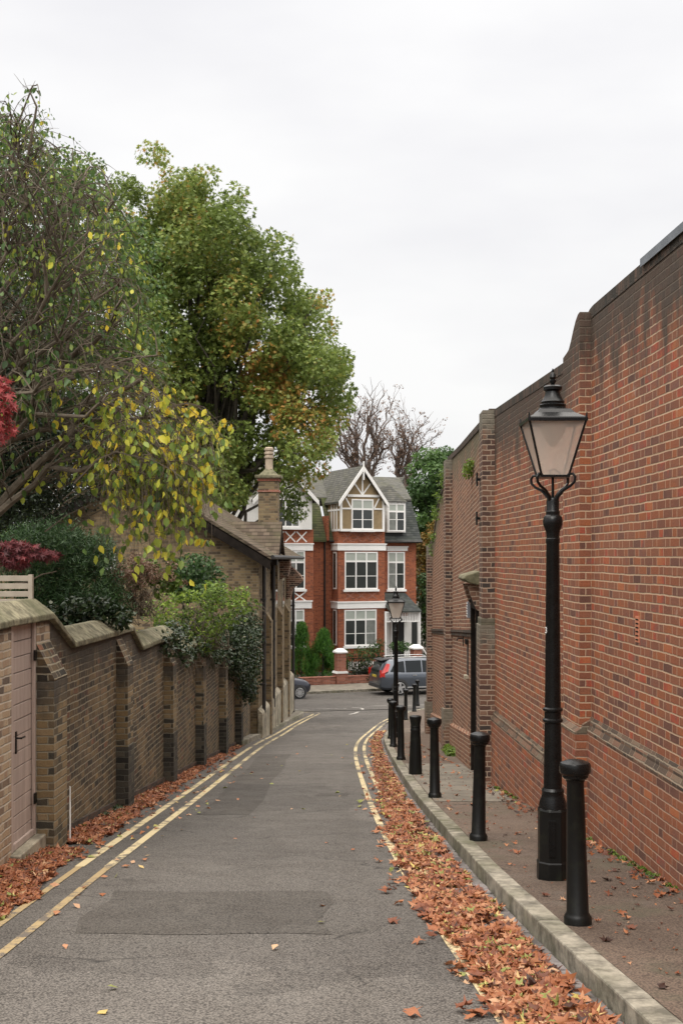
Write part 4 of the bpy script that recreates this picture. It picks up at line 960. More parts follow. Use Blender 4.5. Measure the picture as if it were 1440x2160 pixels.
# ------------------------------------------------------------------ red brick house
HX, HY = -.54, 68.0
def hu(x, w_=0.):
    k = (x - 720) / F; return (k*(HY - w_*CT) - HX - w_*ST) / (CT - k*ST)
def hz(y, u=3., w_=0.): return (1175 - y) / F * (HY + u*ST - w_*CT)
def house(name, label): return thing(name, label, 'house', (HX, HY, 0), TH)
rh = house('red_house', 'orange-red brick house with white bands and half-timbered gable at the foot of the lane')
nh = house('red_house', 'neighbouring red brick house with white rendered gable, half hidden by the cottage and tree')
def B(parent, name, mat, x0, x1, y0, y1, w0, w1, u=None, mb=None, bevel=0.):
    """box from photo columns x0..x1 and rows y0 (top)..y1 (bottom) on the plane w1 (outer), back to w0"""
    own = mb is None; mb = mb or MB(); ua, ub = (hu(x0, w1), hu(x1, w1)) if u is None else u
    uc = (ua+ub)/2; mb.box(ua, ub, -w1, -w0, hz(y1, uc, w1), hz(y0, uc, w1))
    return mb.build(name, mat, parent, bevel=bevel) if own else mb
def win(parent, x0, x1, y0, y1, w_, n, ty, rail=None, blind=True, sill=True):
    ua, ub = hu(x0, w_), hu(x1, w_); uc = (ua+ub)/2; za, zb, zt_ = hz(y1, uc, w_), hz(y0, uc, w_), hz(ty, uc, w_)
    mb = MB(); fw_ = .075; d0, d1 = -w_-.03, -w_+.05
    mb.box(ua, ua+fw_, d0, d1, za, zb); mb.box(ub-fw_, ub, d0, d1, za, zb); mb.box(ua+fw_, ub-fw_, d0, d1, zb-fw_, zb); mb.box(ua+fw_, ub-fw_, d0, d1, za, za+fw_)
    st_ = (ub-ua-fw_)/n; mh = .05
    mb.box(ua+fw_, ub-fw_, d0+.004, d1, zt_-mh, zt_+mh)
    for i in range(1, n): mb.box(ua+st_*i+.0, ua+st_*i+fw_, d0+.002, d1, za+fw_, zt_-mh); mb.box(ua+st_*i, ua+st_*i+fw_, d0+.002, d1, zt_+mh, zb-fw_)
    if rail:
        zr_ = hz(rail, uc, w_)
        for i in range(n): mb.box(ua+st_*i+fw_, ua+st_*(i+1), d0+.02, d1, zr_-.018, zr_+.018)
    f = mb.build('window', M['whitep'], parent)
    for i in range(n):
        a, b = ua+st_*i+fw_, ua+st_*(i+1)
        m1_ = MB(); m1_.box(a, b, -w_-.006, -w_+.04, za+fw_, zt_-mh); m1_.build('pane', M['curtain'] if random.random() < .25 else M['glassd'], f)
        m1_ = MB(); m1_.box(a, b, -w_-.006, -w_+.04, zt_+mh, zb-fw_); m1_.build('pane', M['blind'] if blind else M['glassd'], f)
    if sill: m1_ = MB(); m1_.box(ua-.08, ub+.08, -w_-.10, -w_+.02, za-.13, za-.003); m1_.build('sill', M['whitep'], f)
    return f
def xpanel(parent, x0, x1, y0, y1, w_, n, col='whitep', dx=None):
    ua, ub = hu(x0, w_), hu(x1, w_); za, zb = hz(y1, ua, w_), hz(y0, ua, w_); mb = MB(); s = (ub-ua)/n; t = .035
    for i in range(n):
        a, b = ua+s*i+.04, ua+s*(i+1)-.04
        for p, q in (((a, za), (b, zb)), ((b, za), (a, zb))):
            d = Vector((q[0]-p[0], q[1]-p[1])).normalized(); nx, nz_ = -d.y*t, d.x*t; e_ = .012 if p[0] == a else .016
            mb.prism([(p[0]-nx, p[1]-nz_), (q[0]-nx, q[1]-nz_), (q[0]+nx, q[1]+nz_), (p[0]+nx, p[1]+nz_)], -w_-e_, -w_+.01, 'y')
    return mb.build('lattice_panel', M[col], parent)
uL, uR = hu(660, 0), hu(877, 0); um = hu(687, 0)
zE = hz(1140, 2, 0)
mb = MB(); mb.box(um-.0, uR, 0, 9, -6.6, zE); mb.build('walls', M['housebrick'], rh)
mb = MB(); mb.box(-9.5, um-.004, 0, 9, -6.6, zE); mb.build('walls', M['housebrick'], nh)
# bays
ba, bb = hu(713, 1.), hu(811, 1.)
mb = MB(); mb.box(ba, bb, -1., .0-.002, -6.6, hz(1119, 3, 1)); bay = mb.build('bay', M['housebrick'], rh)
na, nb_ = -6.6, hu(661, 1.)
mb = MB(); mb.box(na, nb_, -1., -.002, -6.6, hz(1116, -2, 1)); nbay = mb.build('bay', M['housebrick'], nh)
def band(parent, ua, ub, y0, y1, w_, e_=.06, ret=1.0):
    z0, z1 = hz(y1, ua, w_), hz(y0, ua, w_); mb = MB(); mb.box(ua-e_, ub+e_, -w_-e_, -w_+ret, z0, z1-.07); mb.box(ua-e_-.04, ub+e_+.04, -w_-e_-.04, -w_+ret, z1-.07, z1); return mb.build('white_band', M['whitep'], parent)
band(rh, ba, bb, 1146, 1161, 1.); band(rh, ba, bb, 1269, 1284, 1.)
band(nh, na, nb_-.1, 1145, 1161, 1.); band(nh, na, nb_-.18, 1269, 1286, 1.)
win(rh, 726.5, 796, 1164, 1243, 1., 3, 1184, 1215); win(rh, 726, 793.5, 1286, 1362, 1., 3, 1307, 1336)
win(nh, 588, 643, 1162, 1243, 1., 3, 1186, 1214); win(nh, 588, 641.5, 1286, 1364, 1., 3, 1309, 1338)
xpanel(rh, 726, 796, 1249, 1265, 1., 3, 'gardenbrick'); xpanel(rh, 722, 806, 1123, 1143, 1., 4, 'gardenbrick')
xpanel(nh, 576, 648, 1121, 1143, 1., 3); xpanel(nh, 588, 646, 1249, 1268, 1., 2)
band(rh, hu(817, 0), hu(857, 0), 1152, 1162, 0., .05, .1)
win(rh, 817, 853, 1164, 1243, 0., 2, 1186, 1211)
# narrow side light of the bay, on its left cheek
for y0, y1 in ((1164, 1243), (1286, 1362)):
    mb = MB(); mb.box(ba-.03, ba+.02, -.78, -.28, hz(y1, 0, 1), hz(y0, 0, 1)); f_ = mb.build('window', M['whitep'], rh)
    mb = MB(); mb.box(ba-.035, ba+.0, -.72, -.34, hz(y1, 0, 1)+.08, hz(y0, 0, 1)-.08); mb.build('pane', M['glassd'], f_)
mb = MB(); mb.tube([(um+.02-.12, -.09, hz(1142)), (um-.10, -.09, -6.55)], .055, 8); mb.build('drainpipe', M['drain'], nh)
# eaves + mansard roofs
zM = hz(1052, 2, -1.2)
def slope(parent, name, mat, ua, ub, wA, zA, wB, zB, ua2=None, ub2=None, t=.12):
    ua2 = ua if ua2 is None else ua2; ub2 = ub if ub2 is None else ub2
    mb = MB(); mb.hexa([(ua, -wA, zA-t), (ub, -wA, zA-t), (ub2, -wB, zB-t), (ua2, -wB, zB-t), (ua, -wA, zA), (ub, -wA, zA), (ub2, -wB, zB), (ua2, -wB, zB)]); return mb.build(name, mat, parent)
slope(nh, 'mansard_roof', M['mosstile'], -9.5, um-.07, .28, zE+.02, -1.0, zM)
slope(rh, 'mansard_roof', M['mosstile'], um+.09, ba+.4, .28, zE+.02, -1.0, zM)
mb = MB(); mb.box(um-.065, um+.085, -.30, 1.6, zE-.02, hz(1090)); mb.build('party_wall', M['housebrick'], rh)
slope(rh, 'mansard_roof', M['slated'], bb-.1, hu(889, .35), .35, zE+.0, -1.1, zM, None, hu(866, -1.1))
mb = MB(); uu1, uu2 = hu(889, .35), hu(866, -1.1)
mb.hexa([(uR-.5, -.0, zE-.1), (uu1, -.35, zE), (uu1, 9, zE), (uR-.5, 9, zE-.1), (uR-.6, 1.1, zM-.02), (uu2, 1.1, zM), (uu2, 8, zM), (uR-.6, 8, zM-.02)]); mb.build('mansard_side', M['slated'], rh)
mb = MB(); mb.tube([(um+.1, -.33, zE-.05), (ba, -.33, zE-.05)], .06, 6); mb.tube([(bb, -.4, zE-.07), (uu1, -.4, zE-.07)], .07, 6); mb.build('gutter', M['drain'], rh)
zR = hz(1003, 2, -5)
slope(rh, 'main_roof', M['slate'], um-.1, hu(866, -1.1), -1.0, zM+.03, -5., zR, None, hu(842, -5.))
slope(rh, 'main_roof', M['slate'], um-.1, hu(866, -1.1), -9., zM, -5., zR-.004, None, hu(842, -5.))
slope(nh, 'main_roof', M['slate'], -9.5, um-.12, -1.0, zM+.03, -5., hz(985, 0, -5))
mb = MB(); mb.prism([(hu(842, -5), zR), (hu(866, -1.1), zM), (hu(842, -5)-.2, zM)], 4.2, 6, 'y'); mb.build('roof_hip', M['slate'], rh)
# half timbered attic
ga, gb = hu(716, 1.15), hu(809, 1.15); z0g, z1g = hz(1121, 3, 1.15), hz(1056, 3, 1.15)
mb = MB(); mb.box(ga, gb, -1.15, 1.2, z0g, z1g); at_ = mb.build('attic', M['render'], rh)
apx = hu(766, 1.4); zap = hz(988, 3, 1.4); fa, fb = hu(718, 1.4), hu(814, 1.4); zf = hz(1058, 3, 1.4)
gm_ = (ga+gb)/2; za_ = hz(996, 3, 1.15)
mb = MB(); mb.prism([(ga, z1g-.02), (gb, z1g-.02), (gm_, za_)], -1.15, 1.2, 'y'); mb.build('gable', M['render'], rh)
sl_ = (zap-zf)/(apx-fa)
for s, ux in ((-1, fa-.12), (1, fb+.12)):
    zl_ = zap - abs(ux-apx)*sl_
    mb = MB(); q = [(ux, -1.42, zl_), (apx, -1.42, zap), (apx, 3.8, zap), (ux, 3.8, zl_)]
    if s > 0: q = [q[1], q[0], q[3], q[2]]
    mb.hexa([(x, y, z-.0) for x, y, z in q] + [(x, y, z+.12) for x, y, z in q]); gr_ = mb.build('gable_roof', M['slate'], rh)
    mb = MB(); q = [(ux, -1.50, zl_-.16), (apx, -1.50, zap-.16), (apx, -1.425, zap-.16), (ux, -1.425, zl_-.16)]
    if s > 0: q = [q[1], q[0], q[3], q[2]]
    mb.hexa(q + [(x, y, z+.27) for x, y, z in q]); mb.build('bargeboard', M['whitep'], gr_)
mb = MB(); mb.tube([(apx, -1.46, zap-.7), (apx, -1.46, zap+.35)], .05, 6); mb.build('finial', M['whitep'], rh)
mb = MB(); w_ = 1.15
def beam(p, q, t=.06, e_=.03):
    (xa, ya), (xb, yb) = p, q; a = (hu(xa, w_), hz(ya, 3, w_)); b = (hu(xb, w_), hz(yb, 3, w_)); d = Vector((b[0]-a[0], b[1]-a[1])).normalized(); nx, nz_ = -d.y*t, d.x*t
    mb.prism([(a[0]-nx, a[1]-nz_), (b[0]-nx, b[1]-nz_), (b[0]+nx, b[1]+nz_), (a[0]+nx, a[1]+nz_)], -w_-e_, -w_+.005, 'y')
beam((717, 1119), (810, 1119), .07, .05); beam((719, 1074), (741, 1074), .045, .027); beam((788, 1074), (809, 1074), .045, .027)
beam((719, 1050), (719, 1120), .07, .045); beam((808, 1056), (808, 1120), .07, .045); beam((732, 1047), (800, 1047), .07, .047)
beam((764, 1002), (764, 1047), .04, .025); beam((764, 1045), (747, 1021), .04, .022); beam((764, 1045), (781, 1021), .04, .023); beam((729, 1052), (740, 1072), .04, .022); beam((799, 1052), (789, 1072), .04, .022)
mb.build('timber_frame', M['whitep'], rh)
mb = MB()
for y_ in (-.75, -.35, .05): mb.box(ga-.03, ga+.01, y_-.05, y_+.05, z0g, z1g-.25)
mb.box(ga-.034, ga+.01, -1.15, 1.0, hz(1075, 0, 1.15)-.05, hz(1075, 0, 1.15)+.05); mb.box(ga-.04, ga+.01, -1.15, 1.0, z0g, z0g+.12); mb.build('cheek_frame', M['whitep'], rh)
win(rh, 741, 787, 1053, 1117, 1.18, 2, 1074, 1096)
# dormer
B(rh, 'dormer', M['whitep'], 816, 855, 1059, 1123, -1.5, .42)
win(rh, 818, 853.5, 1062, 1121, .43, 2, 1079, 1096, sill=False)
mb = MB(); da, db = hu(812, .5), hu(858, .5); zd = hz(1059, 5, .5); mid = hu(828, .1)
mb.add([(da, -.55, zd), (db, -.55, zd), (db, 1.4, zd), (da, 1.4, zd), (mid, .3, hz(1024, 5, 0)), (mid, 2.2, hz(1024, 5, 0))], [(0, 3, 2, 1), (0, 1, 4), (1, 2, 5, 4), (3, 0, 4, 5), (2, 3, 5)]); mb.build('dormer_roof', M['slate'], rh)
# porch
pa, pb = bb+.02, hu(888, 1.6); zpe, zpt = hz(1288, 5, 1.6), hz(1249, 5, .1)
slope(rh, 'porch_roof', M['slated'], pa, pb, 1.65, zpe, .0, zpt, pa, pb-.3, .08)
pw = 1.5
for x in (813.5, 885): B(rh, 'porch_post', M['whitep'], x-1.6, x+1.6, 1290, 1398, pw-.1, pw)
mb = MB(); ua, ub = hu(813, pw), hu(886, pw); z0, z1 = hz(1309, 5, pw), hz(1289, 5, pw)
mb.box(ua, ub, -pw, -pw+.06, z1-.07, z1); mb.box(ua, ub, -pw, -pw+.06, z0-.05, z0)
k = ua+.05
while k < ub: mb.box(k, k+.045, -pw+.01, -pw+.05, z0, z1-.07); k += .105
mb.box(pb-.16, pb-.10, -pw+.07, -.1, z1-.07, z1); mb.box(pb-.16, pb-.10, -pw+.07, -.1, z0-.05, z0)
k = -pw+.1
while k < -.1: mb.box(pb-.15, pb-.11, k, k+.045, z0, z1-.07); k += .105
mb.build('fretwork', M['whitep'], rh)
B(rh, 'porch_wall', M['whiterender'], 812, 884, 1300, 1395, 0, .04)
dr = B(rh, 'front_door', M['black'], 826, 853, 1306, 1390, 0, .09)
B(rh, 'door_frame', M['whitep'], 824.5, 827, 1304, 1390, 0, .12); B(rh, 'door_frame', M['whitep'], 852, 854.5, 1304, 1390, 0, .12)
B(rh, 'side_light', M['glassd'], 868, 880, 1312, 1360, 0, .06)
# neighbour's white gable
ga2, gb2 = -6.2, hu(658, 1.15); zA2 = hz(1117, -2, 1.15)
mb = MB(); mb.box(ga2, gb2, -1.15, 1.2, zA2, hz(1052, -2, 1.15)); mb.build('attic', M['whiterender'], nh)
gm2 = hu(600, 1.15); za2 = hz(990, -2, 1.15); zt2 = hz(1052, -2, 1.15)-.02
gl_ = 2*gm2 - gb2
mb = MB(); mb.prism([(gl_, zt2), (gb2, zt2), (gm2, za2)], -1.15, 1.2, 'y'); mb.build('gable', M['whiterender'], nh)
win(nh, 586, 632, 1052, 1112, 1.18, 3, 1070, 1092, blind=False)
sl2 = (za2-zt2)/(gb2-gm2)
for s in (-1, 1):
    ux = gm2 + s*(gb2-gm2+.3); zl_ = za2+.1 - sl2*abs(ux-gm2)
    mb = MB(); q = [(ux, -1.42, zl_), (gm2, -1.42, za2+.1), (gm2, 3.8, za2+.1), (ux, 3.8, zl_)]
    if s > 0: q = [q[1], q[0], q[3], q[2]]
    mb.hexa(q + [(x, y, z+.12) for x, y, z in q]); gr_ = mb.build('gable_roof', M['slate'], nh)
    mb = MB(); q = [(ux, -1.50, zl_-.16), (gm2, -1.50, za2-.06), (gm2, -1.425, za2-.06), (ux, -1.425, zl_-.16)]
    if s > 0: q = [q[1], q[0], q[3], q[2]]
    mb.hexa(q + [(x, y, z+.27) for x, y, z in q]); mb.build('bargeboard', M['whitep'], gr_)

# ------------------------------------------------------------------ front garden wall, pillars, railings
GX, GY = far(0, 2.75)
def gu(x, w_=0.): k = (x-720)/F; return (k*(GY - w_*CT) - GX - w_*ST)/(CT - k*ST)
gz = -6.6
gw = thing('garden_wall', 'low orange brick garden wall below the railings and conifers', 'wall', (GX, GY, gz), TH)
mb = MB(); mb.wall([(-12, .34, -.2), (gu(709), .34, -.2)], 0, .22); mb.wall([(gu(731), .34, -.2), (gu(872), .34, -.2)], 0, .22); mb.build('brickwork', M['gardenbrick'], gw)
mb = MB(); mb.box(-12, gu(709)-.003, -.03, .25, .34, .41); mb.box(gu(731)+.003, gu(872), -.03, .25, .34, .41); mb.build('coping', M['gardenbrick'], gw, bevel=.01)
def pillar(x, lab, h):
    t = thing('gate_pillar', lab, 'pillar', (GX + gu(x)*CT, GY + gu(x)*ST, gz), TH, 'brick pillars with white caps')
    mb = MB(); mb.box(-.30, .30, -.12, .48, -.1, .55); mb.build('plinth', M['gardenbrick'], t)
    mb = MB(); mb.prism([(-.34, .55), (.34, .55), (.28, .66), (-.28, .66)], -.16, .52, 'y'); mb.build('moulding', M['whitep'], t)
    mb = MB(); mb.box(-.24, .24, -.06, .42, .66, h-.22); mb.build('shaft', M['gardenbrick'], t)
    mb = MB(); mb.box(-.31, .31, -.13, .49, h-.22, h-.14); mb.hexa([(-.31, -.13, h-.14), (.31, -.13, h-.14), (.31, .49, h-.14), (-.31, .49, h-.14), (-.13, .05, h+.02), (.13, .05, h+.02), (.13, .31, h+.02), (-.13, .31, h+.02)]); mb.build('cap', M['whitep'], t, bevel=.012)
    return t
pillar(720, 'tall brick pillar with white cap left of the grey car', 1.82); pillar(880, 'brick pillar with white cap rising behind the roof of the grey car', 1.9)
rl = thing('railings', 'black iron railings on the garden wall behind the grey car', 'railing', (GX, GY+.1, gz+.41), TH)
u = gu(733)
k_ = 0
mbs = MB()
while u < gu(871): mbs.tube([(u, .05, 0), (u, .05, .98)], .011, 5); mbs.lathe([(.008, .98), (.02, 1.0), (.002, 1.06)], 5, (u, .05, 0)); u += .125
mbs.build('bars', M['iron'], rl)
for z in (.12, .86): mb = MB(); mb.box(gu(733), gu(871), .03, .07, z, z+.035); mb.build('rail', M['iron'], rl)
wf = thing('picket_fence', 'low white picket fence inside the railings left of the grey car', 'fence', (GX - .9*ST, GY + .9*CT, gz), TH)
mb = MB(); u = gu(735, -.9)
while u < gu(790, -.9): mb.prism([(u, .55), (u+.07, .55), (u+.07, .98), (u+.035, 1.05), (u, .98)], 0, .02, 'y'); u += .115
mb.build('pickets', M['whitep'], wf)
mb = MB(); mb.box(gu(735, -.9), gu(790, -.9), .021, .05, .62, .67); mb.box(gu(752, -.9), gu(755, -.9), .0+.021, .08, 0, .6); mb.build('rail', M['whitep'], wf)
gg = thing('side_gate', 'white curved iron side gate at the far right of the garden wall', 'gate', (GX + gu(897)*CT, GY + gu(897)*ST, gz), TH)
mb = MB()
for k in range(9): x = -.4+k*.1; mb.tube([(x, 0, 0), (x, 0, 1.75 - (x+.4)*1.0)], .014, 5)
mb.build('bars', M['iron'], gg); mb = MB(); mb.tube([(-.4, 0, 1.8), (-.1, 0, 1.62), (.15, 0, 1.2), (.45, 0, .85)], .03, 6); mb.build('top_rail', M['whitep'], gg)

# ------------------------------------------------------------------ vegetation
G = leafmat
M['barkr'] = plain('brown_branches', (.125, .092, .074), .9, .3, 9)
M['l_plane'] = G('plane_leaves', [(0, (.10, .14, .036)), (.3, (.175, .245, .056)), (.6, (.27, .34, .080)), (.78, (.38, .32, .075)), (.9, (.50, .29, .07)), (1, (.46, .20, .06))], .4)
M['l_near'] = G('mulberry_leaves', [(0, (.045, .085, .030)), (.35, (.10, .18, .05)), (.58, (.24, .32, .06)), (.72, (.52, .56, .08)), (.9, (.85, .70, .08)), (1, (.80, .52, .06))], .4, .42)
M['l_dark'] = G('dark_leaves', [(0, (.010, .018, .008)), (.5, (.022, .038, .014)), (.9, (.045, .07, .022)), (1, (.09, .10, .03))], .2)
M['l_yew'] = G('yew_needles', [(0, (.018, .045, .016)), (.6, (.045, .10, .030)), (1, (.09, .17, .05))], .2)
M['l_bush'] = G('bright_bush_leaves', [(0, (.05, .085, .022)), (.5, (.16, .25, .04)), (1, (.32, .42, .06))], .4)
M['l_ivy'] = G('ivy_leaves', [(0, (.014, .026, .011)), (.6, (.030, .055, .020)), (.9, (.06, .09, .035)), (1, (.13, .12, .07))], .15, .35)
M['l_maple'] = G('red_maple_leaves', [(0, (.08, .025, .028)), (.5, (.19, .055, .062)), (1, (.36, .06, .06))], .35)
M['l_con'] = G('conifer_sprays', [(0, (.03, .09, .015)), (.5, (.08, .22, .026)), (1, (.16, .36, .045))], .3)
M['l_hyd'] = G('dry_flower_heads', [(0, (.10, .06, .04)), (.5, (.26, .16, .11)), (1, (.36, .25, .17))], .3)
M['l_right'] = G('green_tree_leaves', [(0, (.020, .045, .016)), (.5, (.05, .11, .028)), (1, (.11, .20, .05))], .35)
M['l_autumn'] = G('autumn_leaves', [(0, (.07, .08, .02)), (.4, (.20, .14, .03)), (1, (.38, .17, .04))], .35)
M['l_fall'] = G('fallen_leaves', [(0, (.045, .020, .014)), (.2, (.12, .040, .020)), (.42, (.23, .072, .030)), (.64, (.34, .125, .052)), (.84, (.44, .21, .105)), (.94, (.54, .35, .21)), (.97, (.60, .46, .13)), (1, (.24, .26, .07))], .15, .55)

def branch(mb, a, b, r0, r1, sag=.15, n=6, wob=.06, sides=6):
    a, b = Vector(a), Vector(b); L = (b-a).length; pts = []; rr = []
    for i in range(n+1):
        t = i/n; p = a.lerp(b, t); p.z += sag*L*math.sin(math.pi*t) * .6
        if 0 < i < n: p += Vector((random.uniform(-1, 1), random.uniform(-1, 1), random.uniform(-1, 1))) * wob*L
        pts.append(p); rr.append(r0 + (r1-r0)*t)
    mb.tube(pts, rr, sides); return pts
def clumps(poly, Yc, depth, n, r, shrink=.6):
    xs_ = [p[0] for p in poly]; ys_ = [p[1] for p in poly]; out = []; k = F/Yc; x0, x1 = min(xs_), max(xs_)
    tries = 0
    while len(out) < n and tries < n*60:
        tries += 1
        x, y = random.uniform(x0, x1), random.uniform(min(ys_), max(ys_)); rr = r*random.uniform(.65, 1.3); s = rr*k*shrink
        if all(inpoly(x+a*s, y+b*s, poly) for a, b in ((0, 0), (1, 0), (-1, 0), (0, 1), (0, -1), (.7, .7), (-.7, -.7), (.7, -.7), (-.7, .7))):
            dy = random.uniform(-1, 1)*depth; p = at(x, y, Yc); out.append((p.x, Yc+dy, p.z, rr))
    return out
def cloud(cl, per, size, shape, mat, name, parent, tint, flat=.75, droop=.3, sv=.35, tv=.18, curl=.05, hemi=True):
    P, A, U, S_, T = [], [], [], [], []
    for (x, y, z, r) in cl:
        n = int(per * (r**2)) + 3; d = unit(n); rad = r*RS.uniform(.45, 1.05, n)**.6
        p = np.array([x, y, z]) + d*rad[:, None]*np.array([1, 1, flat]); P.append(p)
        ax = unit(n)*.8 + d*.5; ax[:, 2] -= droop; A.append(ax); up = unit(n)*.6 + d*.7; up[:, 2] += .5; U.append(up)
        S_.append(size*RS.uniform(1-sv, 1+sv, n)); t0 = tint(x, y, z) if callable(tint) else tint
        T.append(t0 + RS.normal(0, tv, n) + RS.normal(0, .05))
    return leaves(name, np.concatenate(P), np.concatenate(A), np.concatenate(U), np.concatenate(S_), np.concatenate(T), mat, shape, parent, curl)
def loc_children(t):    # children were built in world space: shift so the thing sits at its base
    v = t.location.copy()
    for o in bpy.data.objects:
        if o.parent == t: o.data.transform(__import__('mathutils').Matrix.Translation(-v))

# big plane tree behind the cottage
PL = [(262, 1130), (230, 700), (240, 480), (300, 400), (322, 362), (350, 350), (400, 372), (450, 372), (500, 430), (545, 470), (590, 530), (625, 565), (665, 590), (705, 655), (722, 720), (745, 790), (742, 860), (712, 915), (700, 960), (672, 1000), (655, 1045), (640, 1100), (600, 1085), (560, 1000), (520, 1060), (480, 1140), (380, 1130)]
t = thing('plane_tree', 'large green plane tree turning autumn brown behind the cottage chimney', 'tree', (-6.2, 53, -6.7))
cl = clumps(PL, 53, 4.5, 150, 1.0, .8) + clumps(PL, 53, 3.8, 420, .58, .25)
cl = [a for a in cl if not (720 + a[0]*F/53 < 345 and 1175 - a[2]*F/53 < 410)] + clumps([(255, 620), (262, 420), (290, 385), (335, 366), (380, 362), (440, 376), (440, 620)], 53, 2.5, 80, .6, .3)
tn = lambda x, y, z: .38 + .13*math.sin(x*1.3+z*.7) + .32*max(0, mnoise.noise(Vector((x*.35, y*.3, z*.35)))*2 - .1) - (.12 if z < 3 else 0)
mb = MB(); trunk = branch(mb, (-6.2, 53, -6.8), (-5.6, 53, 4.5), .55, .34, 0, 8, .01, 10)
for q in random.sample(cl, 70):
    s = random.choice(trunk[4:]); branch(mb, s, q[:3], .13*random.uniform(.6, 1.3), .02, .12, 7, .05)
mb.build('trunk', M['bark'], t, smooth=True)
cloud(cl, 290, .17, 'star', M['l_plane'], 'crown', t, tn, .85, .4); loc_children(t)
# second crown at the left edge, behind the near tree
PB = [(-160, 1140), (-160, 300), (0, 240), (60, 300), (120, 315), (180, 330), (235, 345), (262, 400), (290, 620), (300, 900), (250, 1060), (120, 1130)]
t = thing('lime_tree', 'dense green tree at the left edge behind the bare-twigged tree', 'tree', (-12.5, 42, -5.9))
cl = clumps(PB, 42, 3.5, 110, .95) + clumps(PB, 42, 3, 150, .55, .3)
mb = MB(); trunk = branch(mb, (-12.5, 42, -6.), (-12, 42, 5), .4, .25, 0, 8, .01, 8)
for q in random.sample(cl, 35): branch(mb, random.choice(trunk[3:]), q[:3], .1, .02, .1, 6, .05)
mb.build('trunk', M['bark'], t, smooth=True)
cloud(cl, 380, .14, 'tri', M['l_plane'], 'crown', t, lambda x, y, z: .2 + .25*mnoise.noise(Vector((x*.4, y*.4, z*.4))), .85, .4); loc_children(t)

# near tree with bare twigs and hanging yellow leaves
t = thing('mulberry_tree', 'near tree with tangled bare twigs and hanging yellow-green leaves over the left wall', 'tree', (-5.4, 14.6, -3.1))
PN = [(-140, 1080), (-140, 260), (-40, 225), (20, 235), (90, 250), (140, 330), (230, 350), (270, 420), (300, 480), (335, 600), (325, 740), (380, 800), (400, 880), (475, 905), (480, 925), (430, 960), (425, 1040), (440, 1130), (400, 1140), (360, 1160), (300, 1070), (230, 1060), (200, 1000), (215, 900), (150, 850), (60, 900), (-40, 1000)]
T0 = Vector((-5.4, 14.6, -3.2)); mb = MB()
trunk = branch(mb, T0, (-5.0, 14.4, 0.6), .20, .15, 0, 6, .015, 10)
limbs = []
for (x, y, Y, r) in ((40, 300, 14.6, .06), (70, 180, 14.4, .035), (120, 440, 14.2, .075), (180, 520, 13.6, .07), (230, 690, 14, .07), (120, 720, 13.2, .07), (300, 800, 13.6, .075), (250, 950, 13.2, .065), (210, 850, 12.6, .05), (-60, 500, 15, .08), (-90, 800, 14, .08), (-80, 340, 14, .06), (20, 600, 15.6, .08), (150, 900, 14.4, .05), (360, 880, 13.8, .05), (240, 425, 13.2, .035), (160, 400, 13.8, .05), (250, 600, 13.4, .04), (140, 560, 12.9, .05), (330, 750, 13.1, .035), (90, 800, 12.6, .045), (200, 780, 12.8, .05), (60, 430, 13, .05), (290, 640, 14, .035)):
    s = random.choice(trunk[3:]); e_ = at(x, y, Y); limbs.append(branch(mb, s, e_, r, r*.3, .22, 9, .028, 7))
allp = [p for l in limbs for p in l[3:]]
mb.build('trunk', M['barkp'], t, smooth=True)
mb = MB(); LP_, LA, LT, LS_ = [], [], [], []
def twig(a, b, r, leafy, ybias):
    a, b = Vector(a), Vector(b); L = (b-a).length; n = 7; pts = []
    side = Vector((random.uniform(-1, 1), random.uniform(-1, 1), 0)) * .09*L
    for i in range(n+1):
        s = i/n; p = a.lerp(b, s); p.z += math.sin(math.pi*s)*L*.22; p += side*math.sin(math.pi*s)
        p += Vector((random.uniform(-1, 1), random.uniform(-1, 1), random.uniform(-1, 1)))*.018*L; pts.append(p)
    mb.tube(pts, [r*(1-.8*i/n) for i in range(n+1)], 4, cap=False)
    for i in range(2, n):           # side twiglets, mostly hanging
        if random.random() < .55:
            d = Vector((random.uniform(-.6, .8), random.uniform(-.5, .5), random.uniform(-1.1, .25))).normalized()*random.uniform(.12, .38)
            q = [pts[i], pts[i] + d*.5 + Vector((0, 0, .03)), pts[i] + d + Vector((0, 0, -.05))]; mb.tube(q, [r*.5, r*.35, r*.15], 3, cap=False)
            if random.random() < leafy:
                for k in range(random.randint(1, 3)):
                    pp = q[1].lerp(q[2], random.random()); LP_.append(pp + Vector((random.uniform(-.03, .03), random.uniform(-.03, .03), -.06))); LA.append((random.uniform(-.35, .35), random.uniform(-.35, .35), -1)); LT.append(ybias); LS_.append(random.uniform(.08, .13))
    for i in range(1, n+1):
        for k in range(3):
            if random.random() < leafy*.75:
                LP_.append(pts[i] + Vector((random.uniform(-.06, .06), random.uniform(-.06, .06), -.07))); LA.append((random.uniform(-.8, .8), random.uniform(-.8, .8), -1)); LT.append(ybias); LS_.append(random.uniform(.09, .145))
cnt = 0
zones = [(215, 800, 420, 1060, .62), (215, 420, 310, 720, .56), (0, 480, 130, 660, .45), (380, 890, 480, 960, .82), (300, 1040, 460, 1140, .66)]
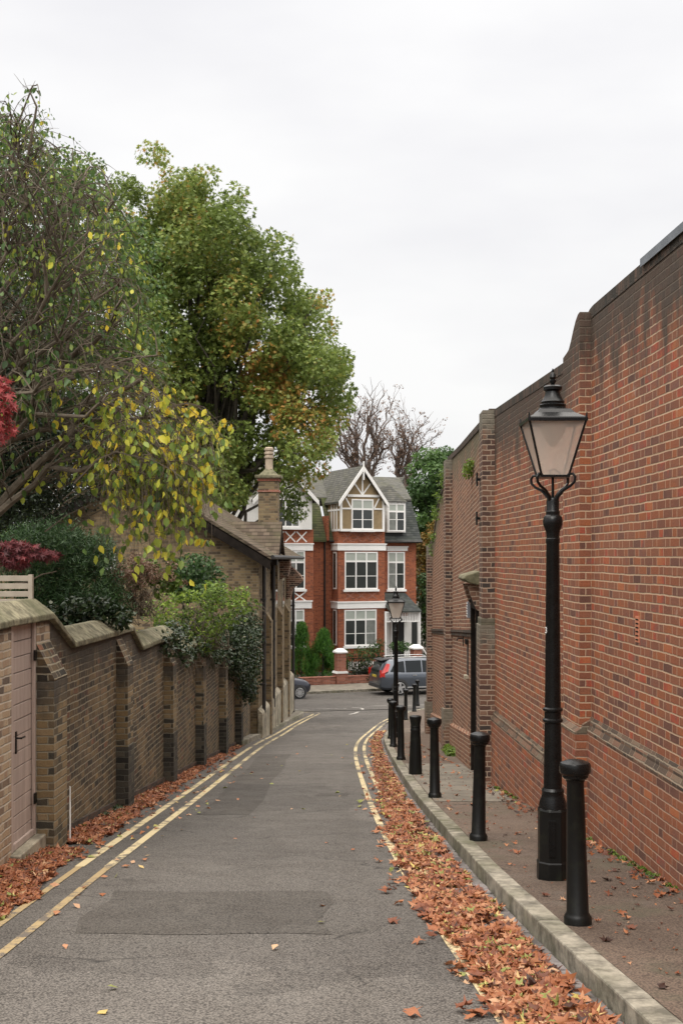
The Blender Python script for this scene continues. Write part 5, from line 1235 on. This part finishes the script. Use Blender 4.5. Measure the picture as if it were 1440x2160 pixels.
while cnt < 820:
    x, y = random.uniform(-140, 485), random.uniform(235, 1160)
    if not inpoly(x, y, PN): continue
    Y = random.uniform(12.3, 15.6); b = at(x, y, Y)
    a = min(random.sample(allp, 14), key=lambda p: (p-b).length + max(0, p.x - b.x)*1.5 + abs(p.z-b.z)*1.3)
    if (a-b).length > 2.3: a = b + (a-b).normalized()*1.6
    yb, lf_ = .30, .17
    nb = mnoise.noise(b*1.7)
    for zx0, zy0, zx1, zy1, zb2 in zones:
        if zx0 < x < zx1 and zy0 < y < zy1: yb, lf_ = zb2, (.36 if zb2 > .65 else .2)
    if y > 780 and x < 200: lf_ = .10; 
    elif 280 < y < 460 and x < 210: lf_ = .16
    if y > 1000: lf_ = min(lf_, .25)
    twig(a, b, random.uniform(.006, .014), min(.9, lf_*(1.9 if nb > .0 else .4)), yb + random.uniform(-.12, .12)); cnt += 1
# tangled hanging curtain of bare twigs before the cottage gable
for k in range(230):
    x, y = random.uniform(225, 445), random.uniform(880, 1010); Y = random.uniform(12.6, 14); a = at(x, y, Y); b = a + Vector((random.uniform(-.25, .3), 0, -random.uniform(.5, 1.35)))
    if (x > 400 and b.z < .4): continue
    twig(a, b, .006, .2, .6)
for (x0, y0, x1, y1) in ((330, 870, 478, 915), (380, 880, 440, 1010), (340, 930, 430, 1075), (350, 960, 440, 1130), (300, 980, 352, 1150), (320, 960, 385, 1060), (240, 920, 300, 1040), (250, 860, 232, 1040), (350, 880, 410, 1000)):
    for j in range(3): twig(at(x0, y0, 13.4), at(x1 + random.uniform(-15, 8), y1 + random.uniform(-15, 15), 13.2), .010, .75, .74)
for k in range(26):   # the wiry top
    a = at(random.uniform(20, 90), random.uniform(250, 420), 14.4); twig(a, a + Vector((random.uniform(-.3, .4), 0, random.uniform(.2, .6))), .006, .12, .5)
tw = at(78, 225, 14.4); mb.tube([at(45, 420, 14.5), at(60, 330, 14.4), tw, at(62, 190, 14.4)], [.03, .022, .015, .008], 6)
for e_ in ((30, 155), (50, 165), (75, 170), (48, 180)): mb.tube([at(62, 190, 14.4), at((62+e_[0])/2, (190+e_[1])/2+4, 14.4), at(*e_, 14.4)], [.006, .004, .002], 4)
mb.build('twigs', M['twig'], t)
LS_ = [s * (.72 if (F and (1175 - p.z*F/p.y) < 740) else 1.) for s, p in zip(LS_, LP_)]
n_ = len(LP_); LT = np.minimum(np.array(LT) + RS.normal(0, .17, n_), .95)
fc = clumps([p for p in PN if p[1] < 860] , 15.6, .9, 190, .32, .3); cloud(fc, 620, .055, 'oval', M['l_near'], 'inner_leaves', t, .34, .9, .9, .35, .15)

leaves('leaves', np.array([tuple(p) for p in LP_]), np.array(LA), unit(n_)*np.array([1, 1, .2]), np.array(LS_)*.80, LT, M['l_near'], 'oval', t, .16)
loc_children(t)
# dark understorey behind; its upper part is added darkness for the near crown's interior
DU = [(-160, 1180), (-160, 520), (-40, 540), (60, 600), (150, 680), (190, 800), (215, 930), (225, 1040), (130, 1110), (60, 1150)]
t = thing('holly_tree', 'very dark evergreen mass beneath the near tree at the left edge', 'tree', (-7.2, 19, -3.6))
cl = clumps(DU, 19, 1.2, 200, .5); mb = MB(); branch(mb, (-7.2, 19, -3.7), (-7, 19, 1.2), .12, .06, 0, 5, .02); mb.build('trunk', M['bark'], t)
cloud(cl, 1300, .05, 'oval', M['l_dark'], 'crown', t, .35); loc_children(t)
# yew
YW = [(40, 1330), (20, 1120), (90, 1105), (130, 1098), (180, 1112), (235, 1130), (258, 1180), (262, 1240), (275, 1330), (200, 1330)]
t = thing('yew_bush', 'dark green feathery yew bush behind the stepped wall', 'shrub', (-4.6, 17, -3.4))
cl = clumps(YW, 17, .7, 110, .26, .5); mb = MB(); branch(mb, (-4.6, 17, -3.5), (-4.5, 17, -.6), .07, .03, 0, 5, .02); mb.build('stem', M['bark'], t)
cloud(cl, 5200, .075, 'needle', M['l_yew'], 'foliage', t, .5, 1, -.3, .4, .25, 0); loc_children(t)
# glossy laurel at the wall top
t = thing('laurel_bush', 'low glossy dark laurel just above the coping dip', 'shrub', (-3.7, 15, -3.1))
cl = clumps([(95, 1330), (110, 1270), (180, 1260), (240, 1268), (270, 1290), (265, 1330), (180, 1345)], 15, .25, 36, .14, .3)
cloud(cl, 3600, .06, 'oval', M['l_ivy'], 'foliage', t, .45, .8, .2, .3, .3); loc_children(t)
# maples
t = thing('japanese_maple', 'purple-red feathery maple spray above the slatted screen', 'tree', (-5.2, 13, -2.9))
cl = [(*at(x, y, 13), .14) for x, y in ((5, 1155), (30, 1150), (60, 1158), (85, 1168), (50, 1175), (15, 1180), (35, 1190), (-20, 1170), (-40, 1160), (100, 1172), (20, 1165), (-70, 1160))]
mb = MB(); branch(mb, (-5.2, 13, -2.9), at(-60, 1250, 13), .04, .025, 0, 5, .02); branch(mb, at(-60, 1250, 13), at(120, 1205, 13), .02, .005, -.05, 6, .02); branch(mb, at(-60, 1250, 13), at(40, 1170, 13), .015, .004, .05, 5, .03); mb.build('stem', M['twig'], t)
cloud(cl, 2600, .10, 'maple', M['l_maple'], 'foliage', t, .42, .35, .35, .3, .22); loc_children(t)
t = thing('red_maple', 'bright red maple leaves entering at the left edge above', 'tree', (-4.9, 11.2, -2.9))
cl = [(*at(x, y, 11.2), .13) for x, y in ((-10, 815), (5, 850), (-5, 880), (8, 905), (-20, 930), (-30, 850), (-40, 900), (0, 835))]
mb = MB(); branch(mb, (-4.9, 11.2, -2.9), at(-140, 1000, 11.2), .05, .03, 0, 5, .02); branch(mb, at(-140, 1000, 11.2), at(5, 870, 11.2), .025, .006, .05, 5, .03); mb.build('stem', M['twig'], t)
cloud(cl, 2600, .10, 'maple', M['l_maple'], 'foliage', t, .9, .9, .3, .3, .15); loc_children(t)
# hydrangea with dry heads
t = thing('hydrangea', 'twiggy hydrangea with dry pinkish-brown flower heads over the coping', 'shrub', (-3.6, 17.6, -3.4))
cl = [(*at(random.gauss(290, 46), random.gauss(1212, 20), random.uniform(17.2, 18.2)), .095) for _ in range(60)]
mb = MB()
for q in cl: branch(mb, at(random.gauss(292, 26), 1300, 17.7), q[:3], .007, .003, .12, 5, .07, 4)
for k in range(40): a = at(random.gauss(285, 25), random.uniform(1255, 1320), 17.5); branch(mb, a, a + Vector((random.uniform(-.5, .3), random.uniform(-.1, .1), random.uniform(-.05, .3))), .008, .003, .1, 5, .08, 4)
mb.build('stems', M['barkp'], t); cloud(cl, 7600, .035, 'tri', M['l_hyd'], 'flower_heads', t, .5, .8, 0, .3, .22)
cl2 = [(*at(random.gauss(300, 40), random.gauss(1225, 30), 17.9), .12) for _ in range(18)]; cloud(cl2, 2200, .07, 'oval', M['l_bush'], 'foliage', t, .3, .8); loc_children(t)
# viburnum dark, bright climber, ivy
t = thing('dark_shrub', 'rounded dark green shrub against the cottage gable wall', 'shrub', (-3.7, 27, -4.4))
cl = clumps([(350, 1250), (355, 1190), (390, 1172), (440, 1170), (462, 1200), (465, 1255), (400, 1275)], 27, .7, 34, .3, .5); mb = MB(); branch(mb, (-3.7, 27, -4.5), (-3.6, 27, -1), .06, .03, 0, 4, .02); mb.build('stem', M['bark'], t)
cloud(cl, 1500, .075, 'oval', M['l_right'], 'foliage', t, .3); loc_children(t)
t = thing('honeysuckle', 'bright lime green climber sprawling over the wall top', 'climber', (-3.0, 23, -3.9))
cl = clumps([(285, 1330), (300, 1270), (350, 1262), (380, 1238), (420, 1228), (470, 1222), (520, 1240), (545, 1262), (530, 1300), (460, 1330), (430, 1385), (380, 1360), (320, 1345)], 22.5, .9, 70, .19, .3)
mb = MB()
for q in random.sample(cl, 40): branch(mb, at(random.uniform(350, 500), 1370, 22.5), q[:3], .012, .004, .1, 6, .08, 4)
for k in range(45): a = at(random.uniform(430, 560), random.uniform(1270, 1300), 22.2); branch(mb, a, a + Vector((random.uniform(-.5, .1), 0, random.uniform(-.2, .12))), .006, .003, .2, 5, .05, 4)
mb.build('stems', M['barkp'], t)
cloud(cl, 1900, .055, 'oval', M['l_bush'], 'foliage', t, lambda x, y, z: .40 + .5*mnoise.noise(Vector((x*2, y, z*2))), .7, .1, .4, .25); loc_children(t)
t = thing('ivy', 'thick dark ivy hanging over the end of the left wall', 'climber', (-2.6, 28, -4.5))
IV = [(330, 1340), (400, 1320), (470, 1300), (540, 1290), (572, 1320), (580, 1400), (560, 1440), (535, 1470), (510, 1440), (480, 1400), (440, 1395), (400, 1385), (350, 1375)]
cl = []
for k in range(190):
    x, y = random.uniform(330, 582), random.uniform(1290, 1472)
    if not inpoly(x, y, IV): continue
    Y = 20 + (x-340)/240*11.5; p = at(x, y, Y)
    p.x = min(p.x, xl(Y) + .28); cl.append((p.x, p.y, p.z, .26))
for k in range(60): Y = 18.2 + k*.22; cl.append((xl(Y)+random.uniform(-.05, .2), Y, ctop(Y)+random.uniform(-.12, .12), .2))
for k in range(90): Y = random.uniform(26.5, 31.5); cl.append((xl(Y)+random.uniform(.0, .3), Y, random.uniform(-3.45 if Y > 28.6 else -2.6, -1.75), .28))
mb = MB()
for k in range(70): Y = random.uniform(20, 31); a = Vector((xl(Y)+.12, Y, ctop(Y)-.1)); branch(mb, a, a + Vector((random.uniform(-.05, .1), random.uniform(-.3, .3), -random.uniform(.2, .6))), .008, .003, .1, 5, .06, 4)
mb.build('stems', M['twig'], t)
cloud(cl, 1100, .062, 'oval', M['l_ivy'], 'foliage', t, .45, .9, .5, .3, .3); loc_children(t)

# conifers by the red house
for (x, h, r, lab) in ((636, 2.7, .62, 'left one of the two bright green conical conifers'), (681, 2.4, .78, 'right, broader one of the two bright green conifers')):
    Y = 63.3; X = (x-720)/F*Y
    t = thing('conifer', lab + ' behind the low garden wall', 'tree', (X, Y, -6.5), 0, 'bright green conifers')
    mb = MB(); mb.tube([(0, 0, 0), (0, 0, h*.9)], [.06, .02], 6); mb.build('trunk', M['bark'], t)
    cl = []
    for k in range(110):
        z = random.uniform(.0, 1); rr = r*(1-z**1.6*.85)*random.uniform(.65, 1); a = random.uniform(0, 6.28); cl.append((rr*math.cos(a), rr*math.sin(a), z*h+.15, .24))
    cloud(cl, 2100, .13, 'needle', M['l_con'], 'foliage', t, .3, 1.2, -.9, .4, .3, 0)
# shrubs in the front garden
def shrub(name, lab, cat, poly, Y, dep, n, r, per, size, mat, tint, shape='oval', zb=-6.5, stem='stem'):
    cx = sum(p[0] for p in poly)/len(poly); X = (cx-720)/F*Y; t = thing(name, lab, cat, (X, Y, zb)); cl = clumps(poly, Y, dep, n, r, .4)
    mb = MB()
    for q in random.sample(cl, min(8, len(cl))): branch(mb, (X, Y, zb), q[:3], .035, .01, .05, 5, .05, 5)
    mb.build(stem, M['bark'], t); cloud(cl, per, size, shape, mat, 'foliage', t, tint); loc_children(t); return t
shrub('rose_bush', 'loose rose bushes behind the railings before the white windows', 'shrub', [(700, 1400), (712, 1362), (740, 1366), (780, 1352), (800, 1360), (800, 1420), (740, 1425)], 64.3, .5, 26, .3, 620, .09, M['l_right'], .6)
shrub('garden_hedge', 'dark green hedge between the porch and the railings', 'hedge', [(780, 1420), (782, 1360), (810, 1345), (845, 1350), (872, 1352), (880, 1400), (870, 1425)], 64.6, .5, 40, .32, 800, .09, M['l_right'], .4)
shrub('ground_shrub', 'low dark shrub under the white picket fence', 'shrub', [(735, 1440), (737, 1395), (790, 1395), (790, 1440)], 62.6, .3, 26, .25, 900, .08, M['l_dark'], .6)
far_cl = [(X + RS.uniform(-3, 3), 150 + RS.uniform(-8, 8) - abs(X)*.25, -6 + RS.uniform(0, 9), RS.uniform(2.5, 4)) for X in np.arange(-220, 220, 3.2)] + [(X, 60 + RS.uniform(-4, 4), -5 + RS.uniform(0, 6), 2.2) for X in np.arange(-70, -16, 1.6)]
o = cloud(far_cl, 26, .9, 'tri', M['l_right'], 'distant_trees', None, .35); o['kind'] = 'stuff'; o['label'] = 'distant band of trees beyond the houses and gardens'
# trees to the right of the house
t = shrub('leafy_tree', 'full green tree behind the end of the old wall, right of the house', 'tree', [(868, 1140), (858, 1010), (868, 965), (895, 935), (930, 925), (960, 945), (990, 1000), (985, 1140), (930, 1180)], 80, 2., 75, .8, 300, .21, M['l_right'], lambda x, y, z: .7+.5*mnoise.noise(Vector((x*.6, y, z*.6))), 'star', -6.7, 'trunk')
shrub('autumn_tree', 'small yellow-brown autumn tree between the house corner and the old wall', 'tree', [(872, 1270), (870, 1115), (920, 1095), (970, 1110), (970, 1270)], 77, 1., 80, .6, 420, .16, M['l_autumn'], .45, 'star', -6.7, 'trunk')
shrub('tall_hedge', 'tall green hedge beside the porch at the end of the old wall', 'hedge', [(880, 1430), (878, 1220), (920, 1190), (970, 1190), (970, 1430)], 72, .8, 110, .5, 520, .14, M['l_right'], .4, 'tri', -6.6)
shrub('back_hedge', 'dark garden trees behind the cottage and left of the red houses', 'hedge', [(420, 1400), (420, 1120), (600, 1120), (610, 1400)], 80, 1.5, 60, .9, 200, .22, M['l_dark'], .8, 'tri', -6.7)
# bare trees behind the house
def bare(lab, X, Y, z0, tips, r0, seed):
    random.seed(seed); t = thing('bare_tree', lab, 'tree', (X, Y, z0), 0, 'nearly bare brown trees behind the red house'); mb = MB(); tp_ = []
    base = Vector((X, Y, z0)); fork = Vector((X, Y, (1175-1060)/F*Y)); branch(mb, base, fork, r0, r0*.7, 0, 6, .01, 8)
    def rec(a, b, r, lv):
        pts = branch(mb, a, b, r, r*.45, .03, 6, .05, 6 if r > .05 else 3); d = (Vector(b)-Vector(a)); L = d.length
        if lv == 0: tp_.append(Vector(b)); return
        for p in pts[2:]:
            for k in range(2 if random.random() < .75 else 1):
                dd = (d.normalized() + Vector((random.uniform(-1, 1), random.uniform(-1, 1), random.uniform(-.3, .8)))).normalized()*L*random.uniform(.32, .5); rec(p, p+dd, max(r*.34, .011), lv-1)
    for (x, y) in tips: rec(fork, at(x, y, Y), r0*.5, 2)
    mb.build('trunk', M['barkr'], t)
    cl = [(p.x, p.y, p.z, .22) for p in tp_ if random.random() < .3]
    cloud(cl, 130, .13, 'tri', M['l_hyd'], 'leaves', t, .3); loc_children(t)
bare('nearly bare brown tree directly behind the half-timbered gable', (768-720)/F*88, 88, -6.7, [(750, 912), (775, 895), (803, 908), (718, 930), (728, 960), (806, 950), (735, 900), (790, 925)], .34, 3)
bare('nearly bare brown tree behind the dormer, right of the gable', (842-720)/F*92, 92, -6.7, [(850, 925), (872, 918), (890, 940), (828, 935), (885, 968), (838, 950), (862, 945)], .28, 5)
random.seed(21)
# ivy and weeds on the old wall, weeds at the wall feet
def sprig(name, lab, cat, spots, r, per, size, mat, tint, shape='oval'):
    t = thing(name, lab, cat, spots[0][:3]); cl = [(*s[:3], r*random.uniform(.7, 1.3)) for s in spots]
    cloud(cl, per, size, shape, mat, 'foliage', t, tint); loc_children(t); return t
sprig('wall_ivy', 'green creeper on top of the old wall at its far end', 'climber', [(fx(Y)-.02+random.uniform(-.05, .04), Y, top_f(Y)-random.uniform(-.05, .45)) for Y in np.arange(26.2, 33, .25)], .15, 1100, .055, M['l_bush'], .25)
sprig('wall_fern', 'bright green tuft growing from the old wall below its curved top', 'plant', [(fx(20.5)-.06, 20.2+.1*k, 1.62-.05*k) for k in range(5)], .09, 4200, .05, M['l_bush'], .5)
wr_ = random.uniform
sprig('wall_weeds', 'green weeds at the foot of the old wall pilaster', 'plant', [(fx(Y)-.1, Y, zp(Y)+.05) for Y in np.arange(23.6, 25.4, .12)], .12, 4200, .06, M['l_bush'], .45)
sprig('wall_weeds', 'small weeds along the foot of the tall red wall', 'plant', [(2.84-.034*Y-.10, Y, zp(Y)+.01) for Y in [wr_(8.6, 12.2) for _ in range(16)] + [wr_(14.5, 17) for _ in range(10)]], .035, 42000, .022, M['l_bush'], .4)
sprig('wall_weeds', 'weeds at the foot of the left wall beside the first buttress', 'plant', [(xl(Y)+.08, Y, zr(Y)+.04) for Y in [wr_(12.0, 12.4) for _ in range(5)] + [wr_(14.0, 15.0) for _ in range(10)]], .05, 16000, .03, M['l_ivy'], .8)

# ------------------------------------------------------------------ fallen leaves
def litter(name, lab, pts, smin, smax, flat=.86, h=.03, zf=zr, tint0=.5, tv=.24, shape='star', curl=.17):
    n = len(pts); P = np.array([(x, y, zf(y) + z) for x, y, z in pts]); ax = unit(n); ax[:, 2] *= .22; up = unit(n)*(1-flat); up[:, 2] += 1
    o = leaves(name, P, ax, up, RS.uniform(smin, smax, n)*(np.where(np.arange(n) >= SM, .35, 1.) if SM else 1.), np.clip(RS.normal(tint0, tv, n), 0, 1), M['l_fall'], shape, None, curl)
    o['kind'] = 'stuff'; o['label'] = lab; return o
SM = 0
pts = []
for _ in range(17000):
    Y = 3.2 + 33*RS.rand()**1.25; dens = np.interp(Y, [3, 8, 12, 15, 19, 22, 25, 30, 36], [1, 1, 1, .95, .9, .55, .3, .25, .12])
    if RS.rand() > dens + .2*mnoise.noise(Vector((0, Y*1.3, 0))): continue
    xk = cubic(KP, Y) - .08 - .04*abs(mnoise.noise(Vector((9, Y*2, 0)))); wd = np.interp(Y, [3, 6, 9, 12, 16, 20, 26], [.42, .46, .50, .46, .38, .28, .22]) * (1 + .25*mnoise.noise(Vector((3, Y*.9, 0))))
    q = RS.rand()**.85; X = xk - q*wd
    if mnoise.noise(Vector((X*5, Y*2.2, 4))) < -.22 and RS.rand() < .8: continue
    if RS.rand() < .03: X = xk - wd - RS.exponential(.07)
    pts.append((X, Y, .010 + RS.rand()*.035*max(0, 1-q*.7)))
litter('fallen_leaves', 'thick drift of brown fallen leaves in the right-hand gutter', pts, .045, .115, tint0=.56, tv=.27)
pts = []
for (ya, yb, n, w0) in ((8.2, 11.5, 2300, .60), (11.9, 15.4, 1300, .46), (15.3, 18.9, 800, .36), (18.8, 22.4, 520, .26), (22.3, 26.5, 320, .2), (26.3, 32, 160, .2), (8.2, 26, 260, .6)):
    for _ in range(n):
        q = RS.rand(); Y = ya + (yb-ya)*q; wv = w0*(1 - .35*q)*(1+.4*mnoise.noise(Vector((7, Y*1.5, 0)))); r_ = RS.rand()**1.3; X = xl(Y) + .03 + r_*wv; pts.append((X, Y, .012 + RS.rand()*.055*(1-r_)*(1-q*.5)))
litter('fallen_leaves', 'brown fallen leaves heaped along the foot of the left wall', pts, .05, .11, tint0=.5)
pts = []
for _ in range(300):
    Y = 4 + 24*RS.rand()**1.2; X = cubic(KP, Y) + .2 + RS.rand()*1.5; pts.append((min(X, 2.8-.034*Y-.05), Y, .012))
for _ in range(150): Y = RS.uniform(8.5, 17); pts.append((2.84-.034*Y - .12 - RS.exponential(.08), Y, .015))
n0 = len(pts)
for _ in range(700): Y = 4 + 16*RS.rand(); pts.append((min(cubic(KP, Y) + .18 + RS.rand()*1.6, 2.8-.034*Y-.03), Y, .008))
SM = n0
litter('fallen_leaves', 'scattered brown leaves on the right-hand pavement', pts, .03, .085, .9, zf=zp, tint0=.42)
SM = 0
pts = [(RS.uniform(-1.9, .6), 4.5 + 26*RS.rand()**1.3, .012) for _ in range(38)] + [(xl(Y) + RS.uniform(.5, 1.2), Y, .012) for Y in RS.uniform(8, 22, 90)]
litter('fallen_leaves', 'single yellow leaves scattered on the asphalt lane', pts, .045, .085, .95, tint0=.88, tv=.12, shape='tri')
